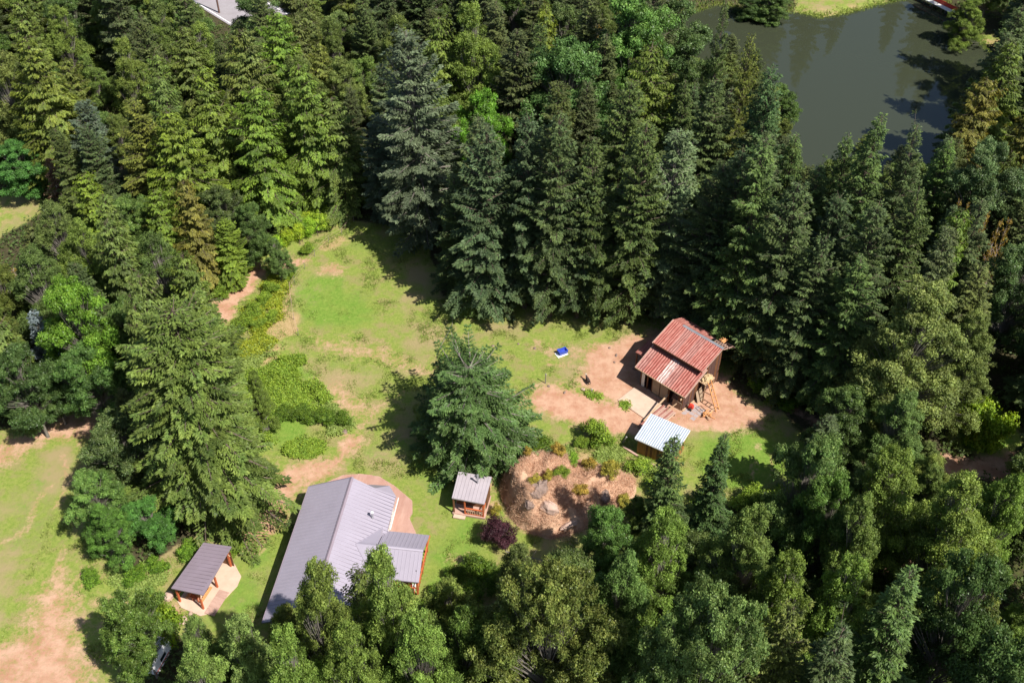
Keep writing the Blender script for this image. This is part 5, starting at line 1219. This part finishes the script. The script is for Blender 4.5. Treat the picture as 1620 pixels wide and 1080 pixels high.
# bramble thickets
for nm, poly, n, h, m_, lab in (('bramble_patch', [(392,590),(430,572),(478,566),(500,600),(520,632),(500,655),(450,660),(410,665),(385,640)], 3600, .8, 'shrub', 'wide bright green bramble patch between the huge cedar and the meadow'),
        ('bramble_patch', [(428,690),(470,688),(512,702),(508,720),(470,722),(430,712)], 1500, .55, 'shrub', 'small bright bramble patch above the tan path'),
        ('bramble_patch', [(380,668),(430,664),(425,700),(390,700)], 800, .7, 'shrub', 'narrow bramble patch at the right foot of the huge cedar'),
        ('weed_row', [(922,622),(940,620),(995,640),(990,648),(965,640),(930,634)], 500, .35, 'shrub', 'line of leafy green weeds beside the red driveway'),
        ('weed_row', [(690,545),(715,560),(760,580),(800,600),(785,602),(740,588),(695,566)], 380, .3, 'shrub', 'line of weeds crossing the meadow above the big lone tree'),
        ('trackside_weeds', [(345,520),(400,480),(435,425),(458,435),(455,500),(435,545),(400,570),(365,590)], 2200, .7, 'shrub', 'tall mixed weeds between dirt track and pasture'),
        ('path_edge_weeds', [(370,560),(420,545),(470,550),(430,580),(400,600),(385,640),(372,620)], 1200, .5, 'weed', 'tall rough weeds between the huge cedar and the bramble patch'),
        ('path_edge_weeds', [(495,600),(520,625),(555,650),(560,680),(520,690),(500,660)], 800, .35, 'weed', 'thin pale weeds at the right end of the bramble patch'),
        ('bright_bush_patch', [(1500,655),(1560,632),(1605,680),(1580,700),(1520,690)], 1500, .7, 'shrub', 'bright yellow-green leafy growth in the small right clearing'),
        ('mound_side_weeds', [(960,700),(1000,725),(1040,750),(1000,760),(900,725),(880,712),(930,705)], 1600, .45, 'weed', 'rough yellow-green weeds between mound and shed'),
        ('shelter_weeds', [(150,905),(250,890),(300,870),(262,900),(262,950),(240,990),(200,960)], 1400, .4, 'weed', 'rough weeds between the left field and the open shelter')):
    g_ = G(poly); q = scatter(g_, n*2, rs0); q = q[poly_sd(q[:, 0], q[:, 1], g_)+(fbm(q[:, 0], q[:, 1], .7)-.58)*8 > 0]; q = q[fbm(q[:, 0]+9, q[:, 1], .9) > .40]; hh = h*(.15+2.6*fbm(q[:, 0], q[:, 1], .8)**2)
    o = tag(leafcover(nm, q, height(q[:, 0], q[:, 1]), rs0, hh, .20, m_, 8), label=lab, cat='ground cover')
    o.color = (1.2, 1.02, .8, 1) if nm == 'trackside_weeds' else (.95, 1, 1, 1)
# meadow tufts
q = np.column_stack([rs0.uniform(-46, 40, 170000), rs0.uniform(50, 118, 170000)])
c_, d_, l_, y_ = masks(q[:, 0], q[:, 1])
f_ = fbm(q[:, 0], q[:, 1], .5)
s_ = (c_ > .7) & (d_ < .45) & (rs0.rand(len(q)) < .10+.65*sstep(.45, .62, f_))
hous = np.zeros(len(q), bool)
for root, x0_, x1_, y0_, y1_ in ((hs,-.2,13.2,-16,4.2),(bn_o,-1.8,8,-4.6,8),(shd,-.1,4.6,-3.8,.1),(cb,-.1,3.4,-3.5,.2),(sh,-.3,4.3,-6.3,.2)):
    dx, dy = q[:, 0]-root.location.x, q[:, 1]-root.location.y; a = root.rotation_euler.z
    lx, ly = dx*math.cos(a)+dy*math.sin(a), -dx*math.sin(a)+dy*math.cos(a)
    hous |= (lx > x0_) & (lx < x1_) & (ly > y0_) & (ly < y1_)
s_ &= ~hous & (poly_sd(q[:, 0], q[:, 1], MP) < 0)
q = q[s_]
tag(tufts('meadow_grass', q, height(q[:, 0], q[:, 1])-.02, rs0, (.08+.26*sstep(.5, .75, f_[s_])), .08, 'weed', 5, .13, .5), label='short uneven meadow grass and weeds on the open ground', cat='grass')
# forest undergrowth
q = np.column_stack([rs0.uniform(-120, 120, 60000), rs0.uniform(47, 210, 60000)])
c_, d_, l_, y_ = masks(q[:, 0], q[:, 1])
s_ = (c_ < .35) & (d_ < .5) & (np.abs(q[:, 0]) < 52+.42*(q[:, 1]-47)) & (poly_sd(q[:, 0], q[:, 1], POND) < -.5) & (poly_sd(q[:, 0], q[:, 1], ROADP) < -1) & (fbm(q[:, 0], q[:, 1], .25) > .42)
q = q[s_][:24000]
tag(leafcover('forest_undergrowth', q, height(q[:, 0], q[:, 1]), rs0, .3+1.0*fbm(q[:, 0], q[:, 1], .3), .34, 'under', 8, .45), label='ferns and low leafy undergrowth covering the forest floor', cat='undergrowth')
# reeds and rough grass on the pond banks
qs = []
for (a, b) in zip(POND, POND[1:]+POND[:1]):
    n = int(math.dist(a, b)*22); t = rs0.rand(n, 1); qs.append(np.array(a)*(1-t)+np.array(b)*t+rs0.randn(n, 2)*.7)
q = np.concatenate(qs); q = q[poly_sd(q[:, 0], q[:, 1], POND) < 1.5]
tag(tufts('bank_grass', q, height(q[:, 0], q[:, 1]), rs0, .55, .12, 'weed', 5, .2, .4), label='rough grass fringe along the pond banks', cat='grass')

# pasture fence of thin posts and one pale wire
fn = thing('wire_fence', (0,0,0), 0, 'thin pale wire fence on slim posts along the left edge of the pasture', 'fence')
fp = G([(560,352),(541,372),(520,384),(498,405),(482,425),(466,447),(459,458),(461,480),(465,505),(472,530)])
last = None
for i, (x, y) in enumerate(fp):
    z = gz(x, y); MB().tube((x,y,z-.2),(x+.03,y,z+1.05), .03, 6).build('post', M['palebark'], fn)
    if last:
        for hh in (.55, 1.05): MB().bar((last[0],last[1],last[2]+hh),(x,y,z+hh), .016, .016).build('wire', M['timber_pink'], fn)
    last = (x, y, z)
def post(px, py, h, lab, m='palebark', r=.06, lean=(0,0)):
    x, y, _ = P(px, py); o = thing('wooden_post', (x, y, gz(x, y)), 0, lab, 'post', None)
    MB().tube((0,0,-.2),(lean[0],lean[1],h), r, 8).build('stake', M[m], o)
    MB().box(lean[0]-.08,lean[0]+.08,lean[1]-.02,lean[1]+.02,h-.2,h-.05).build('insulator', M['white_trim'], o)
post(863, 607, 1.5, 'single grey post standing in the grass left of the goat')
post(936, 622, .7, 'short pale stake at the left end of the weed row', r=.05)
post(984, 702, 1.0, 'pale stake in the shadow left of the white-roofed shed', r=.05, lean=(.4,.1))
fb = thing('fallen_pole', P(690,562), 0, 'long pale stick lying in the meadow above the big lone tree', 'pole')
a, b = Vector(P(690,562)), Vector(P(716,515)); mb = MB()
mb.bar((0,0,.06), tuple(b-a+Vector((0,0,.25))), .06, .06, 6); mb.build('stick', M['palebark'], fb)
MB().bar(tuple((b-a)+Vector((0,0,.2))), tuple((b-a)*1.0+Vector((-.2,1.9,.1))), .05, .05, 6).build('side_branch', M['palebark'], fb)

# blue trough on a white base
bt = thing('water_trough', P(889,560), math.radians(28), 'blue plastic water trough standing on a white base in the pasture', 'trough')
MB().box(-.75,.6,-.45,.45,0,.12).build('base_plate', M['white'], bt, .02)
tm_ = MB()
o1 = [(-.42,-.28),(.55,-.28),(.55,.28),(-.42,.28)]; o2 = [(-.5,-.36),(.63,-.36),(.63,.36),(-.5,.36)]; i2 = [(-.43,-.29),(.56,-.29),(.56,.29),(-.43,.29)]; i1 = [(-.38,-.24),(.5,-.24),(.5,.24),(-.38,.24)]
vs = [(x,y,.12) for x,y in o1]+[(x,y,.62) for x,y in o2]+[(x,y,.62) for x,y in i2]+[(x,y,.3) for x,y in i1]
fs = [(3,2,1,0)]+[(r*4+i, r*4+(i+1)%4, r*4+4+(i+1)%4, r*4+4+i) for r in range(3) for i in range(4)]+[(12,13,14,15)]
tm_.add(vs, fs); tm_.build('tub', M['blue_plastic'], bt)
MB().box(-.52,-.18,-.37,.37,.63,.68).build('float_cover', M['blue_plastic'], bt)

# goat: one skinned body, facing away from the camera, head raised
def skin_body(name, pts, edges, radii, m, parent, sub=2):
    me = bpy.data.meshes.new(name); me.from_pydata(pts, edges, []); me.update()
    o = bpy.data.objects.new(name, me); col.objects.link(o); me.materials.append(m)
    sk = o.modifiers.new('skin', 'SKIN'); me.skin_vertices[0].data[0].use_root = True
    for i, r in enumerate(radii): me.skin_vertices[0].data[i].radius = r if isinstance(r, tuple) else (r, r)
    sb_ = o.modifiers.new('sub', 'SUBSURF'); sb_.levels = sb_.render_levels = sub
    dg = bpy.context.evaluated_depsgraph_get(); me2 = bpy.data.meshes.new_from_object(o.evaluated_get(dg))
    o.modifiers.clear(); o.data = me2; o.parent = parent
    return o
gx, gy, _ = P(930, 606)
go = thing('goat', (gx, gy, gz(gx, gy)), math.radians(112), 'dark brown goat with a cream head standing on the bare ground left of the barn', 'goat')
pts = [(-.25,0,.52),(0,0,.52),(.25,0,.55),(.42,0,.62),(.52,0,.82),(-.40,0,.55),(-.50,0,.66),
       (.28,.11,.40),(.28,.12,.22),(.29,.12,.03),(.28,-.11,.40),(.28,-.12,.22),(.29,-.12,.03),
       (-.30,.11,.40),(-.36,.12,.23),(-.31,.12,.03),(-.30,-.11,.40),(-.36,-.12,.23),(-.31,-.12,.03)]
ed = [(0,1),(1,2),(2,3),(3,4),(0,5),(5,6),(2,7),(7,8),(8,9),(2,10),(10,11),(11,12),(0,13),(13,14),(14,15),(0,16),(16,17),(17,18)]
ra = [(.16,.17),(.17,.18),(.16,.17),.11,.075,.10,.03,.07,.045,.04,.07,.045,.04,.08,.045,.04,.08,.045,.04]
skin_body('body', pts, ed, ra, M['goat_dark'], go)
skin_body('head', [(.50,0,.80),(.60,0,.86),(.74,0,.80),(.80,0,.76)], [(0,1),(1,2),(2,3)], [.085,.09,.06,.045], M['goat_pale'], go)
for s in (-1, 1):
    MB().add([(.55,s*.06,.90),(.60,s*.06,.92),(.55,s*.19,.86),(.57,s*.075,.88)], [(0,1,2),(1,3,2),(3,0,2),(0,3,1)]).build('ear', M['goat_pale'], go)
    MB().bar((.54,s*.035,.92),(.42,s*.07,1.10), .03, .03, 6, .008).build('horn', M['bark2'], go)
    lump_ = MB(); lump(lump_, (.66,s*.065,.87), (.014,.014,.014), 2, 8, 5, 0); lump_.build('eye', M['black'], go)

# white sheeted caravan partly hidden in the trees at lower left
cv = thing('caravan', P(250, 1046), math.radians(75), 'white rounded caravan roof glimpsed through the trees at the lower left', 'caravan')
def rounded(mb, x, y, z0, z1, r=.35, n=5):
    pr = [(-y, z0)]+[(-y+r-r*math.cos(t), z1-r+r*math.sin(t)) for t in np.linspace(0, math.pi/2, n)]+[(y-r+r*math.cos(t), z1-r+r*math.sin(t)) for t in np.linspace(math.pi/2, 0, n)]+[(y, z0)]
    k = len(pr); xsn = [(-x, .82), (-x+.3, 1), (x-.3, 1), (x, .82)]; vs = []
    for xx, s in xsn: vs += [(xx, p*s, z0+(q_-z0)*(.9 if s < 1 else 1)) for p, q_ in pr]
    fs = [(j*k+i, j*k+i+1, (j+1)*k+i+1, (j+1)*k+i) for j in range(3) for i in range(k-1)]+[tuple(range(k)), tuple(reversed(range(3*k, 4*k)))]+[(j*k+k-1, j*k, (j+1)*k, (j+1)*k+k-1) for j in range(3)]
    mb.add(vs, fs)
cv.scale = (.62, .8, .8)
mb = MB(); rounded(mb, 2.3, 1.05, .5, 2.5); mb.build('body', M['white'], cv)
for s in (-1.06, 1.0): MB().box(-.8,.6,s,s+.06,1.3,1.9).build('window', M['glass'], cv)
MB().box(1.2,1.8,-1.09,-1.04,.6,2.2).build('door', M['white_trim'], cv)
for s in (-.95,.95): MB().tube((0,s-.1,.32),(0,s+.1,.32), .32, 16).build('wheel', M['black'], cv)
MB().box(-.3,.3,-.3,.3,2.5,2.6).build('roof_hatch', M['white_trim'], cv)
MB().box(-2.4,2.4,-1.08,-1.06,.9,1.05).build('red_stripe', M['red'], cv)
MB().bar((2.2,0,.45),(3.4,0,.45), .1).build('drawbar', M['iron'], cv)

# reddish roof glimpsed in the forest gap
gr = thing('forest_hut', P(822, 285), math.radians(12), 'rusty orange roof of a small hut glimpsed through the firs behind the meadow', 'hut')
MB().box(-2.2,2.2,-1.8,1.8,0,2.6).build('wall', M['timber_pink'], gr)
MB().slab([(-2.6,-2.1,2.5),(2.6,-2.1,2.5),(2.6,0,3.9),(-2.6,0,3.9)], .1).slab([(-2.6,0,3.9),(2.6,0,3.9),(2.6,2.1,2.5),(-2.6,2.1,2.5)], .1).build('roof', M['orange'], gr)
MB().box(-.5,.5,-1.86,-1.8,0,2.1).build('door', M['darkwood'], gr)
# fallen pale trunk in the forest by the purple shrub
lg = thing('fallen_log', P(800,872,.5), 0, 'thin pale fallen trunk lying right of the purple shrub', 'log')
e_ = Vector(P(860,886,.9))-Vector(P(800,872,.5)); MB().bar((0,0,0), tuple(e_), .14, .14, 7, .06).build('stem', M['palebark'], lg)
for t in (.4,.7): MB().bar(tuple(e_*t), tuple(e_*t+Vector((.4,.5,.5))), .05, .05, 5, .02).build('branch', M['palebark'], lg)
for o in bpy.data.objects:
    if len(str(o.get('label', '')).split()) > 16: print('LONG', o['label'])

rr2 = random.Random(8)
for i, (px, py) in enumerate([(975,563),(972,574),(964,551),(868,612),(893,622),(820,545),(1003,584),(846,552),(780,548)]):
    x, y, _ = P(px, py); o = thing('field_stone', (x, y, gz(x, y)), rr2.uniform(0, 6), ['dark stone high in the barn yard, right one','dark stone just below the right yard stone','dark stone at the shade edge above the barn yard','dark stone left of the weed row','dark clod between the grey post and the driveway','dark clod on the pasture above the big lone tree, right one','dark stone beside the barn shadow','dark clod left of the blue trough','dark clod on the pasture above the big lone tree, left one'][i], 'stone', 'dark stones and clods on the pasture')
    mb = MB(); lump(mb, (0,0,.04), (rr2.uniform(.14,.24), rr2.uniform(.12,.18), .12), i, 8, 5, .2); mb.build('stone', M['rock'], o)
